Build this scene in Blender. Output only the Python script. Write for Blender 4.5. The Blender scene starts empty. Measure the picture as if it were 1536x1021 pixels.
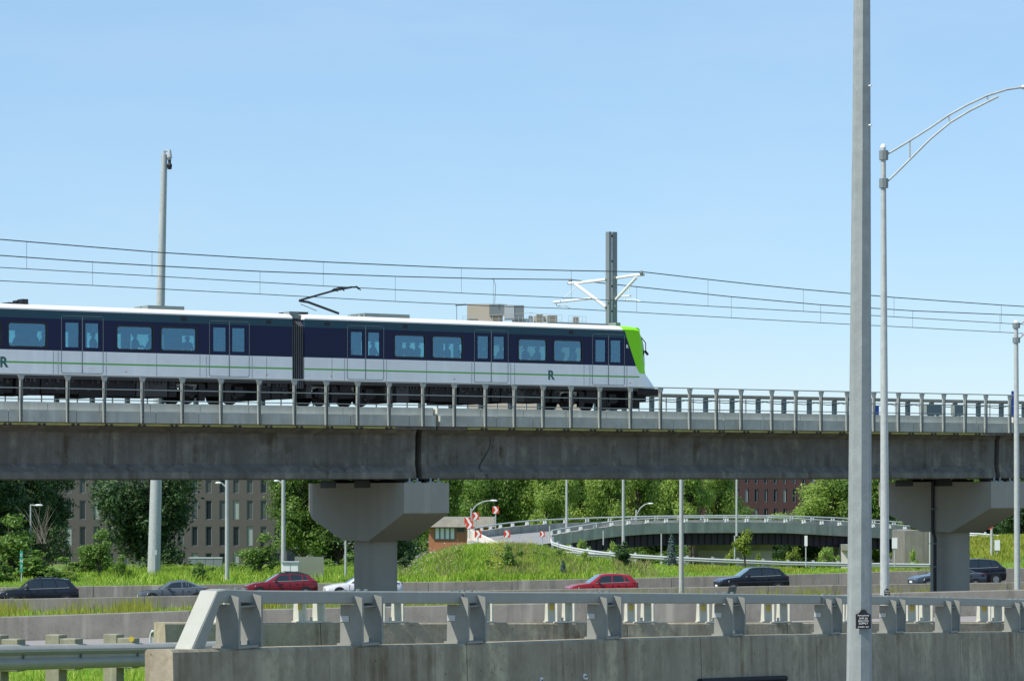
import bpy, math, random
import numpy as np
from mathutils import Vector, Matrix
random.seed(7); rng = np.random.default_rng(7)
R = math.radians
# ------------------------------------------------------------------ camera, sky, sun, exposure
F = 4300.0            # focal length in pixels of the 1536 px wide photograph
HZ = 740.0            # horizon row
sc = bpy.context.scene
C = sc.collection
cam_d = bpy.data.cameras.new('camera'); cam = bpy.data.objects.new('camera', cam_d); C.objects.link(cam)
cam.location = (0, 0, 0); cam.rotation_euler = (R(90), 0, 0)
cam_d.sensor_width = 36; cam_d.lens = F / 1536 * 36
cam_d.shift_y = (HZ - 510.5) / 1536
cam_d.clip_start = 0.5; cam_d.clip_end = 9000
sc.camera = cam
SUN_EL = 50.0
SUN_H = Vector((-0.86, -0.51)).normalized()       # horizontal direction towards the sun
w = bpy.data.worlds.new('World'); sc.world = w; w.use_nodes = True
nt = w.node_tree; nt.nodes.clear()
sky = nt.nodes.new('ShaderNodeTexSky'); sky.sky_type = 'NISHITA'; sky.sun_disc = False
sky.sun_elevation = R(SUN_EL); sky.sun_rotation = math.atan2(SUN_H.x, SUN_H.y)
sky.altitude = 400; sky.air_density = 1.0; sky.dust_density = 0.0; sky.ozone_density = 3.0
bg = nt.nodes.new('ShaderNodeBackground'); bg.inputs[1].default_value = 0.14
wo = nt.nodes.new('ShaderNodeOutputWorld')
smx = nt.nodes.new('ShaderNodeMix'); smx.data_type = 'RGBA'; smx.inputs[0].default_value = .5      # thin even veil that evens the blue
smx.inputs[7].default_value = (2.45, 4.25, 6.35, 1)
nt.links.new(sky.outputs[0], smx.inputs[6]); stc = nt.nodes.new('ShaderNodeTexCoord'); smp = nt.nodes.new('ShaderNodeMapping'); smp.inputs['Scale'].default_value = (2.2, 2.2, 9)
sno = nt.nodes.new('ShaderNodeTexNoise'); sno.inputs['Scale'].default_value = 2.3; sno.inputs['Detail'].default_value = 7; sno.inputs['Roughness'].default_value = .62
smr = nt.nodes.new('ShaderNodeMapRange'); smr.inputs[1].default_value = .45; smr.inputs[2].default_value = .85; smr.inputs[4].default_value = .16
scl = nt.nodes.new('ShaderNodeMix'); scl.data_type = 'RGBA'; scl.inputs[7].default_value = (5.6, 6.1, 6.7, 1)      # faint cirrus wisps
nt.links.new(stc.outputs['Generated'], smp.inputs[0]); nt.links.new(smp.outputs[0], sno.inputs[0]); nt.links.new(sno.outputs[0], smr.inputs[0])
nt.links.new(smr.outputs[0], scl.inputs[0]); nt.links.new(smx.outputs[2], scl.inputs[6]); nt.links.new(scl.outputs[2], bg.inputs[0]); nt.links.new(bg.outputs[0], wo.inputs[0])
sd = bpy.data.lights.new('sun', 'SUN'); sd.energy = 5.0; sd.angle = R(0.5); sd.color = (1, 0.955, 0.88)
so = bpy.data.objects.new('sun', sd); C.objects.link(so)
el = R(SUN_EL)
so.rotation_euler = Vector((SUN_H.x * math.cos(el), SUN_H.y * math.cos(el), math.sin(el))).to_track_quat('Z', 'Y').to_euler()
sc.view_settings.view_transform = 'Standard'; sc.view_settings.look = 'None'
sc.view_settings.gamma = 1; sc.view_settings.exposure = 0.08
sc.cycles.max_bounces = 6; sc.cycles.transparent_max_bounces = 12
sc.cycles.use_adaptive_sampling = True

# ------------------------------------------------------------------ materials
def mat(name, col, rough=0.7, metal=0.0, var=0.0, scale=2.0, streak=0.0, spec=0.5, dark=None, bump=0.0,
        pits=0.0, trans=0.0, col2=None, coat=0.0, fine=0.0, rust=0.0):
    m = bpy.data.materials.new(name); m.use_nodes = True
    n = m.node_tree.nodes; l = m.node_tree.links
    b = n['Principled BSDF']
    b.inputs['Base Color'].default_value = (*col, 1); b.inputs['Roughness'].default_value = rough
    b.inputs['Metallic'].default_value = metal; b.inputs['Specular IOR Level'].default_value = spec
    if coat: b.inputs['Coat Weight'].default_value = coat
    if var or streak or col2:
        g = n.new('ShaderNodeNewGeometry'); cur = None
        def rgb(c):
            r = n.new('ShaderNodeRGB'); r.outputs[0].default_value = (*c, 1); return r.outputs[0]
        cur = rgb(col)
        def mix(fac, a, bb, lo, hi):
            mr = n.new('ShaderNodeMapRange'); mr.inputs[1].default_value = lo; mr.inputs[2].default_value = hi
            l.new(fac, mr.inputs[0])
            mx = n.new('ShaderNodeMix'); mx.data_type = 'RGBA'
            l.new(mr.outputs[0], mx.inputs[0]); l.new(a, mx.inputs[6]); l.new(bb, mx.inputs[7])
            return mx.outputs[2]
        def noise(sx, sy, sz, det=5, vec=None, rgh=.6):
            mp = n.new('ShaderNodeMapping'); mp.inputs['Scale'].default_value = (sx, sy, sz)
            l.new(g.outputs['Position'], mp.inputs[0])
            t = n.new('ShaderNodeTexNoise'); t.inputs['Scale'].default_value = 1; t.inputs['Detail'].default_value = det
            t.inputs['Roughness'].default_value = rgh
            l.new(mp.outputs[0], t.inputs[0]); return t.outputs[0]
        if col2: cur = mix(noise(scale, scale, scale, 3), cur, rgb(col2), .38, .62)
        if var:
            d = tuple(c * (1 - var) for c in col); d = dark or d
            cur = mix(noise(scale * 1.7, scale * 1.7, scale * 1.7, 8, rgh=.68), cur, rgb(d), .36, .68)
        if fine:
            cur = mix(noise(scale * 22, scale * 22, scale * 22, 2), cur, rgb(tuple(c * (1 - fine) for c in col)), .4, .7)
        if streak:
            s1 = noise(scale * 3.2, scale * 3.2, scale * .16, 4)
            cur = mix(s1, cur, rgb(tuple(c * (1 - streak) for c in (dark or col))), .52, .70)
            s2 = noise(scale * 2.1 , scale * 2.1, scale * .11, 3)
            cur = mix(s2, cur, rgb(tuple(min(1, c * (1 + streak * .75)) for c in col)), .58, .74)
        if rust:
            def patch(a_, b_):
                mm = n.new('ShaderNodeMath'); mm.operation = 'MULTIPLY'; l.new(a_, mm.inputs[0]); l.new(b_, mm.inputs[1]); return mm.outputs[0]
            pz = noise(.55, .55, 1.1, 5)
            cur = mix(patch(noise(scale * 4.3, scale * 4.3, scale * .10, 5), pz), cur, rgb((col[0] * .42, col[1] * .36, col[2] * .28)), .29, .40)
            cur = mix(patch(noise(scale * 2.9 + .3, scale * 2.9, scale * .14, 5), noise(.8, .7, .9, 4)), cur, rgb((min(1, col[0] * 1.25), min(1, col[1] * 1.3), min(1, col[2] * 1.2))), .29, .40)
            cur = mix(noise(scale * 3.4, scale * 3.4, scale * 2.6, 9, rgh=.75), cur, rgb((col[0] * .60, col[1] * .60, col[2] * .56)), .46, .66)
        if pits:
            v = n.new('ShaderNodeTexVoronoi'); v.inputs['Scale'].default_value = pits
            l.new(g.outputs['Position'], v.inputs[0])
            cur = mix(v.outputs[0], rgb(tuple(c * .25 for c in col)), cur, .05, .085)
        l.new(cur, b.inputs['Base Color'])
        if bump:
            bp = n.new('ShaderNodeBump'); bp.inputs['Strength'].default_value = bump; bp.inputs['Distance'].default_value = .02
            l.new(noise(scale * 9, scale * 9, scale * 9, 4), bp.inputs['Height']); l.new(bp.outputs[0], b.inputs['Normal'])
    if trans:
        t = n.new('ShaderNodeBsdfTranslucent'); ad = n.new('ShaderNodeMixShader'); ad.inputs[0].default_value = trans
        if b.inputs['Base Color'].links: l.new(b.inputs['Base Color'].links[0].from_socket, t.inputs[0])
        else: t.inputs[0].default_value = (*col, 1)
        out = n['Material Output']; l.new(b.outputs[0], ad.inputs[1]); l.new(t.outputs[0], ad.inputs[2]); l.new(ad.outputs[0], out.inputs[0])
    return m

def foliage(name, c1, c2, c3, trans=.3, sc_=.55):
    """leaves: clumps of two greens plus a leaf to leaf variation carried by the mesh"""
    m = bpy.data.materials.new(name); m.use_nodes = True
    n = m.node_tree.nodes; l = m.node_tree.links; b = n['Principled BSDF']
    b.inputs['Roughness'].default_value = .55; b.inputs['Specular IOR Level'].default_value = .35
    at = n.new('ShaderNodeAttribute'); at.attribute_name = 'var'
    g = n.new('ShaderNodeNewGeometry'); t = n.new('ShaderNodeTexNoise'); t.inputs['Scale'].default_value = sc_; t.inputs['Detail'].default_value = 3
    l.new(g.outputs['Position'], t.inputs[0])
    mr = n.new('ShaderNodeMapRange'); mr.inputs[1].default_value = .4; mr.inputs[2].default_value = .6; l.new(t.outputs[0], mr.inputs[0])
    m1 = n.new('ShaderNodeMix'); m1.data_type = 'RGBA'; m1.inputs[6].default_value = (*c1, 1); m1.inputs[7].default_value = (*c2, 1)
    l.new(mr.outputs[0], m1.inputs[0])
    m2 = n.new('ShaderNodeMix'); m2.data_type = 'RGBA'; m2.inputs[7].default_value = (*c3, 1)
    l.new(m1.outputs[2], m2.inputs[6]); l.new(at.outputs['Fac'], m2.inputs[0])
    l.new(m2.outputs[2], b.inputs['Base Color'])
    tr = n.new('ShaderNodeBsdfTranslucent'); ms = n.new('ShaderNodeMixShader'); ms.inputs[0].default_value = trans
    l.new(m2.outputs[2], tr.inputs[0]); l.new(b.outputs[0], ms.inputs[1]); l.new(tr.outputs[0], ms.inputs[2])
    l.new(ms.outputs[0], n['Material Output'].inputs[0])
    return m

def glass(name, tint, refl, rcol=(1, 1, 1)):
    m = bpy.data.materials.new(name); m.use_nodes = True
    n = m.node_tree.nodes; l = m.node_tree.links; n.remove(n['Principled BSDF'])
    t = n.new('ShaderNodeBsdfTransparent'); t.inputs[0].default_value = (*tint, 1)
    g = n.new('ShaderNodeBsdfGlossy'); g.inputs['Roughness'].default_value = .04; g.inputs[0].default_value = (*rcol, 1)
    x = n.new('ShaderNodeMixShader'); x.inputs[0].default_value = refl
    l.new(t.outputs[0], x.inputs[1]); l.new(g.outputs[0], x.inputs[2]); l.new(x.outputs[0], n['Material Output'].inputs[0])
    return m

M = {}
M['conc_near'] = mat('concrete stained', (.41, .35, .245), .9, var=.3, scale=1.3, streak=.30, rust=.8, bump=.35, pits=6.0, fine=.2)
M['conc_wall'] = mat('concrete wall', (.235, .222, .19), .9, var=.42, scale=.6, streak=.4, bump=.1, fine=.1)
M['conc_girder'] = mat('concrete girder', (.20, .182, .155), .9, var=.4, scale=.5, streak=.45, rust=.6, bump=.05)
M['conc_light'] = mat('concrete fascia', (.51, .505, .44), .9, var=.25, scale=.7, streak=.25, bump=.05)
M['conc_coping'] = mat('concrete coping', (.64, .63, .55), .9, var=.15, scale=.9, streak=.15)
M['conc_pier'] = mat('concrete pier', (.36, .335, .285), .9, var=.12, scale=.6, streak=.10, bump=.05, fine=.06)
M['conc_ramp'] = mat('concrete ramp', (.45, .43, .365), .9, var=.35, scale=.35, streak=.4)
M['conc_pale'] = mat('concrete pale', (.72, .67, .60), .9, var=.12, scale=.4)
M['galv_post'] = mat('galvanised post', (.30, .305, .265), .6, .15, var=.18, scale=6, fine=.14)
M['galv'] = mat('galvanised steel', (.36, .385, .355), .55, .15, var=.16, scale=5, fine=.14)
M['galv_pole'] = mat('galvanised pole', (.50, .53, .50), .6, .12, var=.34, scale=4, fine=.22, streak=.12)
M['galv_big'] = mat('spangled pole', (.36, .39, .37), .6, .12, var=.34, scale=4, fine=.25, streak=.12)
M['galv_far'] = mat('grey metal', (.50, .52, .51), .5, .3)
M['ramp_rail'] = mat('ramp rail grey', (.50, .52, .50), .5, .1)
M['black_mat'] = mat('bellows black', (.02, .022, .024), .7)
M['rib_grey'] = mat('bellows rib', (.085, .087, .09), .7)
M['galv_dk'] = mat('dark grey steel', (.22, .25, .245), .55, .4)
M['white_metal'] = mat('white painted metal', (.74, .74, .72), .4)
M['galv_pale'] = mat('pale galvanised', (.60, .585, .49), .6, .1, var=.15, scale=4)
M['rail_metal'] = mat('weathered rail', (.35, .355, .305), .55, .1, var=.15, scale=3, fine=.1, streak=.1)
M['black'] = mat('black rubber', (.012, .013, .016), .55)
M['under'] = mat('underframe dark', (.008, .007, .009), .7, var=.6, scale=2.5, col2=(.014, .011, .011))
M['under_grey'] = mat('underframe grey', (.04, .038, .037), .6)
M['train_white'] = mat('train white', (.90, .89, .87), .4, var=.09, scale=.7, streak=.07)
M['train_roof'] = mat('train roof white', (.82, .80, .76), .45)
M['train_navy'] = mat('train navy', (.010, .015, .056), .4, spec=.25)
M['train_teal'] = mat('train teal', (.018, .068, .095), .35, spec=.3)
M['train_green'] = mat('train green', (.27, .76, .02), .6, spec=.25)
M['stripe_green'] = mat('stripe green', (.11, .42, .04), .4)
M['logo_teal'] = mat('logo teal', (.03, .12, .11), .4)
M['roof_grey'] = mat('roof equipment', (.20, .24, .22), .6)
M['interior'] = mat('train interior', (.10, .13, .18), .6)
M['cloth1'] = mat('dark clothing', (.03, .045, .08), .9)
M['cloth2'] = mat('grey clothing', (.10, .12, .15), .9)
M['cloth3'] = mat('red clothing', (.25, .06, .06), .9)
M['skin'] = mat('skin and hair', (.10, .07, .06), .7)
M['train_glass'] = glass('train window glass', (.72, .93, .93), .30, (.22, .38, .56))
M['yellow'] = mat('yellow strip', (.42, .36, .09), .6, var=.3, scale=2)
M['wire'] = mat('wire', (.035, .05, .06), .6)
M['asphalt'] = mat('asphalt', (.085, .084, .08), .95, var=.25, scale=.4, fine=.15)
M['road_pale'] = mat('worn pale road', (.27, .265, .26), .95, var=.15, scale=.3)
M['road_pink'] = mat('worn concrete road', (.30, .265, .245), .95, var=.12, scale=.3)
M['paint_w'] = mat('white paint', (.75, .75, .73), .7)
M['paint_y'] = mat('yellow paint', (.70, .50, .06), .7)
M['grass'] = mat('grass ground', (.14, .24, .030), .95, var=.4, scale=.35, col2=(.20, .26, .04), fine=.35, dark=(.08, .14, .02))
M['low_bounce'] = mat('gravel ground', (.19, .175, .15), .95, var=.3, scale=.5, fine=.2)  # out-of-sight ground, greyed to keep green bounce light off the concrete
M['muted_grass'] = mat('muted grass ground', (.15, .15, .085), .95, var=.3, scale=.5, fine=.3)  # median ground muted so less green light bounces onto the piers
M['earth'] = mat('earth', (.10, .09, .06), .95)
M['bark'] = mat('bark', (.07, .055, .042), .95, var=.3, scale=3)
M['brown_brick'] = mat('brown brick', (.105, .094, .082), .9, var=.12, scale=.5, fine=.12)
M['red_brick'] = mat('red brick', (.072, .036, .030), .9, var=.15, scale=.5, fine=.15)
M['orange_brick'] = mat('orange brick', (.46, .19, .10), .9, var=.15, scale=.8, fine=.15)
M['beige'] = mat('beige wall', (.50, .44, .34), .9, var=.06, scale=.3)
M['slate'] = mat('grey roof', (.26, .24, .19), .9, var=.25, scale=1)
M['win_dark'] = mat('dark window', (.02, .025, .03), .12)
M['win_mid'] = mat('curtained window', (.07, .075, .07), .4)
M['win_pale'] = mat('blind window', (.30, .34, .30), .3)
M['sign_red'] = mat('sign red', (.62, .055, .02), .5)
M['sign_white'] = mat('sign white', (.82, .82, .80), .5)
M['sign_green'] = mat('sign green', (.02, .30, .19), .5)
M['sign_blue'] = mat('sign blue', (.02, .10, .45), .5)
M['plaque'] = mat('plaque black', (.012, .012, .014), .5)
M['wood'] = mat('weathered post', (.30, .29, .20), .9, var=.3, scale=5, streak=.3)
M['beam_dark'] = mat('dark girder', (.022, .014, .026), .7)
M['cargl'] = mat('car glass', (.012, .018, .022), .06, spec=.9)
M['windsh'] = mat('windshield glass', (.12, .17, .17), .06, spec=1.0, coat=1.0)
M['tyre'] = mat('tyre', (.015, .015, .015), .8)
M['rim'] = mat('rim', (.4, .4, .42), .35, .8)
M['tail'] = mat('tail lamp', (.55, .015, .02), .25)
M['headl'] = mat('head lamp', (.75, .77, .8), .15)
M['flower'] = mat('goldenrod', (.45, .40, .03), .9, trans=.2)
M['flower_w'] = mat('white flower', (.7, .7, .66), .9)

# ------------------------------------------------------------------ geometry helpers
def wloc(o):
    v = Vector((0, 0, 0))
    while o: v += o.location; o = o.parent
    return v
class MB:
    def __init__(s): s.v = []; s.f = []
    def add(s, vs, fs):
        k = len(s.v); s.v += [tuple(p) for p in vs]; s.f += [tuple(i + k for i in f) for f in fs]; return s
    def box(s, a, b):
        x0, y0, z0 = a; x1, y1, z1 = b
        return s.hexa([(x0, y0, z0), (x1, y0, z0), (x1, y1, z0), (x0, y1, z0), (x0, y0, z1), (x1, y0, z1), (x1, y1, z1), (x0, y1, z1)])
    def hexa(s, p):
        return s.add(p, [(0, 3, 2, 1), (4, 5, 6, 7), (0, 1, 5, 4), (1, 2, 6, 5), (2, 3, 7, 6), (3, 0, 4, 7)])
    def obox(s, c, dx, dy, dz, ax=Vector((1, 0, 0)), ay=Vector((0, 1, 0)), az=Vector((0, 0, 1))):
        c = Vector(c); P8 = []
        for k in (-1, 1):
            for i, j in ((-1, -1), (1, -1), (1, 1), (-1, 1)):
                P8.append(c + ax * dx / 2 * i + ay * dy / 2 * j + az * dz / 2 * k)
        return s.hexa(P8)
    def tube(s, pts, r, n=8, cap=True, ph=.5):
        pts = [Vector(p) for p in pts]; rs = r if isinstance(r, (list, tuple)) else [r] * len(pts)
        k = len(s.v); prev = None
        for i, p in enumerate(pts):
            d = (pts[min(i + 1, len(pts) - 1)] - pts[max(i - 1, 0)]).normalized()
            if prev is None:
                a = Vector((0, 0, 1)) if abs(d.z) < .9 else Vector((1, 0, 0))
                u = d.cross(a).normalized()
            else: u = (prev - d * prev.dot(d)).normalized()
            prev = u; vv = d.cross(u)
            for j in range(n):
                t = 2 * math.pi * (j + ph) / n
                s.v.append(tuple(p + (u * math.cos(t) + vv * math.sin(t)) * rs[i]))
        for i in range(len(pts) - 1):
            for j in range(n):
                a = k + i * n + j; b = k + i * n + (j + 1) % n
                s.f.append((a, b, b + n, a + n))
        if cap:
            s.f.append(tuple(k + j for j in range(n))[::-1]); s.f.append(tuple(k + (len(pts) - 1) * n + j for j in range(n)))
        return s
    def loft(s, rings, closed=True, cap=True):
        k = len(s.v); n = len(rings[0])
        for r in rings: s.v += [tuple(p) for p in r]
        for i in range(len(rings) - 1):
            for j in range(n if closed else n - 1):
                a = k + i * n + j; b = k + i * n + (j + 1) % n
                s.f.append((a, b, b + n, a + n))
        if cap and closed:
            s.f.append(tuple(k + j for j in range(n))[::-1]); s.f.append(tuple(k + (len(rings) - 1) * n + j for j in range(n)))
        return s
    def build(s, name, m, parent=None, smooth=0, local=False, bevel=0, extra=None):
        nf = len(s.f)
        if extra: s.add(extra[0].v, extra[0].f)
        me = bpy.data.meshes.new(name); me.from_pydata(s.v, [], s.f); me.update()
        me.materials.append(m if not isinstance(m, str) else M[m])
        if extra:
            me.materials.append(M[extra[1]])
            for i in range(nf, len(s.f)): me.polygons[i].material_index = 1
        o = bpy.data.objects.new(name, me); C.objects.link(o)
        import bmesh
        b = bmesh.new(); b.from_mesh(me); bmesh.ops.recalc_face_normals(b, faces=b.faces[:])
        if bevel: bmesh.ops.bevel(b, geom=b.edges[:], offset=bevel, segments=1, affect='EDGES', clamp_overlap=True)
        b.to_mesh(me); b.free()
        if smooth:
            me.shade_smooth(); me.set_sharp_from_angle(angle=R(smooth))
        if parent:
            o.parent = parent
            if not local: o.location = -wloc(parent)
        return o
def thing(name, label, cat, loc=(0, 0, 0), rz=0, group=None):
    o = bpy.data.objects.new(name, None); C.objects.link(o); o.location = loc; o.rotation_euler = (0, 0, rz)
    o.empty_display_size = .3
    return tag(o, label, cat, group)
def tag(o, label, cat, group=None, kind=None):
    o['label'] = label; o['category'] = cat
    if group: o['group'] = group
    if kind: o['kind'] = kind
    return o
def dup(root, loc, rz, label, scale=1.0, group=None):
    r = root.copy(); C.objects.link(r); r.location = loc; r.rotation_euler = (0, 0, rz)
    r.scale = (scale,) * 3 if not isinstance(scale, tuple) else scale
    r['label'] = label
    if group: r['group'] = group
    for ch in root.children:
        c = ch.copy(); C.objects.link(c); c.parent = r
        for g in ch.children:
            d = g.copy(); C.objects.link(d); d.parent = c
    return r
def P(px, py, Y): return Vector(((px - 768) * Y / F, Y, (HZ - py) * Y / F))
def interp(x, xs, ys): return float(np.interp(x, xs, ys))
def rawmesh(name, verts, quads, m, var=None, parent=None, mats=None, mi=None):
    me = bpy.data.meshes.new(name); nv = len(verts); nf = len(quads); k = quads.shape[1]
    me.vertices.add(nv); me.vertices.foreach_set('co', verts.astype(np.float32).ravel())
    me.loops.add(nf * k); me.loops.foreach_set('vertex_index', quads.astype(np.int32).ravel())
    me.polygons.add(nf); me.polygons.foreach_set('loop_start', np.arange(nf, dtype=np.int32) * k)
    for x in (mats or [m]): me.materials.append(M[x] if isinstance(x, str) else x)
    if mi is not None: me.polygons.foreach_set('material_index', mi.astype(np.int32))
    me.update(calc_edges=True)
    if var is not None:
        a = me.attributes.new('var', 'FLOAT', 'FACE'); a.data.foreach_set('value', var.astype(np.float32))
    o = bpy.data.objects.new(name, me); C.objects.link(o)
    if parent: o.parent = parent
    return o
def text(body, size, name, m, parent, origin, ax, az, ext=.004, bold=0.0):
    """writing as a real mesh; ax = reading direction, az = up"""
    cu = bpy.data.curves.new(name, 'FONT'); cu.body = body; cu.size = size; cu.extrude = ext; cu.offset = bold
    cu.align_x = 'CENTER'; cu.align_y = 'CENTER'; cu.resolution_u = 4
    t = bpy.data.objects.new(name, cu); C.objects.link(t)
    dg = bpy.context.evaluated_depsgraph_get(); me = bpy.data.meshes.new_from_object(t.evaluated_get(dg))
    bpy.data.objects.remove(t)
    nz = ax.cross(az)
    mt = Matrix(((ax.x, az.x, nz.x, origin[0]), (ax.y, az.y, nz.y, origin[1]), (ax.z, az.z, nz.z, origin[2]), (0, 0, 0, 1)))
    me.transform(mt); me.materials.clear(); me.materials.append(M[m])
    o = bpy.data.objects.new(name, me); C.objects.link(o)
    if parent: o.parent = parent; o.location = -wloc(parent)
    return o

# ------------------------------------------------------------------ terrain
def zh(X): return -6.52 + .0145 * max(-70, min(70, X))          # highway surface
def zr(X): return -5.0 + .026 * max(-60, min(60, X))             # lower ramp surface at its far wall
CP = [-900, 300, 560, 605, 620, 639, 677, 714, 800, 830, 874, 969, 1180, 1394, 1440, 1457, 1536, 2400]
CZ = [-5.9, -5.8, -5.8, -5.8, -5.4, -4.85, -4.25, -4.05, -4.1, -4.5, -4.95, -5.2, -5.5, -5.6, -5.2, -4.6, -3.9, -3.6]
BP = [-900, 600, 680, 720, 835, 862, 1380, 1460, 1560, 2400]
BZ = [-6.8, -6.9, -5.6, -4.6, -4.5, -7.2, -7.2, -3.6, -3.4, -3.4]
def ground(X, Y):
    px = 768 + X / max(Y, 60) * F
    if Y <= 108: 
        return interp(Y, [-200, 20, 30, 45, 52, 107], [-2.25, -2.3, -2.42, -2.85, -3.05, zr(X) - .06])
    if Y <= 168: return interp(Y, [108, 110, 150, 168], [zr(X) - .1, -5.9, zh(X) + .02, zh(X) + .02])
    if Y <= 192.4: return zh(X) - .08
    a = zh(X) + .55; c = interp(768 + X / 207 * F, CP, CZ); b = interp(px, BP, BZ)
    if Y <= 207:
        t = (Y - 192.4) / 14.6; t = t * t * (3 - 2 * t); return a + (c - a) * t
    if Y <= 222:
        t = (Y - 207) / 15; t = t * t * (3 - 2 * t); return c + (b - c) * t
    if Y <= 246: return b
    return interp(Y, [246, 262, 900, 5000], [b, -7.3, -8.5, -9])
xs = sorted(set([-4000, -1500, -700, -350, -200, -130, -90, -70] + [x * 1.25 for x in range(-48, 49)] + [70, 90, 130, 200, 350, 700, 1500, 4000]))
ys = sorted(set([-300, -60, 0, 12, 20, 25, 30, 38, 45, 52, 60, 75, 90, 107, 108, 110, 125, 140, 150, 160, 168, 168.2, 180, 192.3, 192.5] +
                [194 + i * 1.0 for i in range(30)] + [226, 230, 235, 240, 246, 250, 256, 262, 300, 400, 600, 900, 1800, 5000]))
vs = np.array([(x, y, ground(x, y) + (random.uniform(-.06, .06) if 194 < y < 225 and abs(x) < 60 else 0)) for y in ys for x in xs])
nx = len(xs); q = np.array([(j * nx + i, j * nx + i + 1, (j + 1) * nx + i + 1, (j + 1) * nx + i) for j in range(len(ys) - 1) for i in range(nx - 1)])
cyy = vs[q].mean(1)
mi = np.where(((cyy[:, 1] > 192.4) & (cyy[:, 1] < 300)) | ((cyy[:, 1] > 108) & (cyy[:, 1] < 168.1)) | ((cyy[:, 1] > 28) & (cyy[:, 1] < 52) & (cyy[:, 0] < -2.5) & (cyy[:, 0] > -14)), 0, 1)
mi = np.where((mi == 0) & (cyy[:, 1] > 108) & (cyy[:, 1] < 168.1), 2, mi)
g = rawmesh('ground', vs, q, 'grass', mats=['grass', 'low_bounce', 'muted_grass'], mi=mi); g['kind'] = 'structure'

def sheet(name, rows, m, kind='structure', parent=None):
    """rows: list of (pointA, pointB) ruled strip"""
    mb = MB()
    for a, b in rows: mb.v += [tuple(a), tuple(b)]
    for i in range(len(rows) - 1): mb.f.append((2 * i, 2 * i + 1, 2 * i + 3, 2 * i + 2))
    o = mb.build(name, m, parent)
    if kind: o['kind'] = kind
    return o
XR = list(range(-120, 121, 5))
sheet('highway_road', [(Vector((x, 168.3, zh(x))), Vector((x, 191.6, zh(x)))) for x in XR], 'asphalt')
sheet('ramp_road', [(Vector((x, 52, -3.0)), Vector((x, 106.7, zr(x)))) for x in XR], 'road_pink')
sheet('near_road', [(Vector((x, -40, -2.2)), Vector((x, 16, -2.25))) for x in range(-60, 61, 10)], 'asphalt')
for yy in (176, 184):
    mb = MB()
    for x in range(-100, 100, 9):
        mb.hexa([(x, yy - .06, zh(x) + .004), (x + 3, yy - .06, zh(x + 3) + .004), (x + 3, yy + .06, zh(x + 3) + .004), (x, yy + .06, zh(x) + .004),
                 (x, yy - .06, zh(x) + .009), (x + 3, yy - .06, zh(x + 3) + .009), (x + 3, yy + .06, zh(x + 3) + .009), (x, yy + .06, zh(x) + .009)])
    mb.build('lane_marking', 'paint_w')['kind'] = 'structure'

# ------------------------------------------------------------------ concrete road walls
def wall(name, label, pts, th, h, m, joint=6.0, cat='concrete wall'):
    """pts: top-centre polyline; jersey-like section; joints are real narrow gaps"""
    pts = [Vector(p) for p in pts]; t = thing(name, label, cat, pts[0] - Vector((0, 0, h)))
    segs = []; mb = MB()
    for a, b in zip(pts, pts[1:]):
        L = (b - a).length; n = max(1, round(L / joint))
        for i in range(n):
            p = a.lerp(b, i / n); q2 = a.lerp(b, (i + 1) / n); d = (q2 - p).normalized()
            p = p + d * .02; q2 = q2 - d * .02
            nn = Vector((d.y, -d.x, 0)).normalized()
            jit = random.uniform(-.008, .008)
            def ring(c):
                c = c + Vector((0, 0, jit))
                return [c - nn * th * .5 + Vector((0, 0, -.03)), c - nn * (th * .5 - .03), c + nn * (th * .5 - .03), c + nn * th * .5 + Vector((0, 0, -.03)),
                        c + nn * (th * .5 + .10) + Vector((0, 0, -h)), c - nn * (th * .5 + .10) + Vector((0, 0, -h))]
            mb.loft([ring(p), ring(q2)])
            # dark filler set back inside the joint
            c = q2 + d * .02
            segs.append((c, d, nn))
    mb.build('wall_panel', m, t)
    jb = MB()
    for c, d, nn in segs: jb.obox(c - Vector((0, 0, h * .5 + .03)), .06, th - .02, h - .06, d, nn)
    jb.build('joint_filler', 'galv_dk', t)
    return t
W3 = [(-70, 107, -6.0), (-19.1, 107, -4.60), (-12, 107, -4.36), (-2, 107, -4.15), (8, 107, -3.92), (14.5, 107, -3.68), (19.1, 107, -3.57), (60, 107, -2.6)]
wall('concrete_wall', 'long grey concrete wall with weeds rising behind it, in front of the highway', W3, .32, 1.25, 'conc_wall', 7)
W4 = [(x, 168, zh(x) + .9 - (.12 if x < -20 else .06 if x < -8 else 0)) for x in (-80, -31, -12, 5, 15, 29, 80)]
wall('concrete_wall', 'median wall of pale topped concrete hiding the car wheels', W4, .3, 1.0, 'conc_wall', 8)
W5 = [(x, 192, zh(x) + (.42 if x < -10 else .95) + (.0 if x < 30 else .0)) for x in (-80, -30, -12, 0, 15, 33, 80)]
W5 = [(-80, 192, -6.9), (-34, 192, -6.27), (-28, 192, -6.18), (0, 192, -5.83), (16, 192, -5.47), (33.6, 192, -4.98), (80, 192, -4.2)]
wall('concrete_wall', 'grey concrete retaining wall behind the cars at the foot of the grassy bank', W5, .35, 1.1, 'conc_wall', 6)

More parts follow.
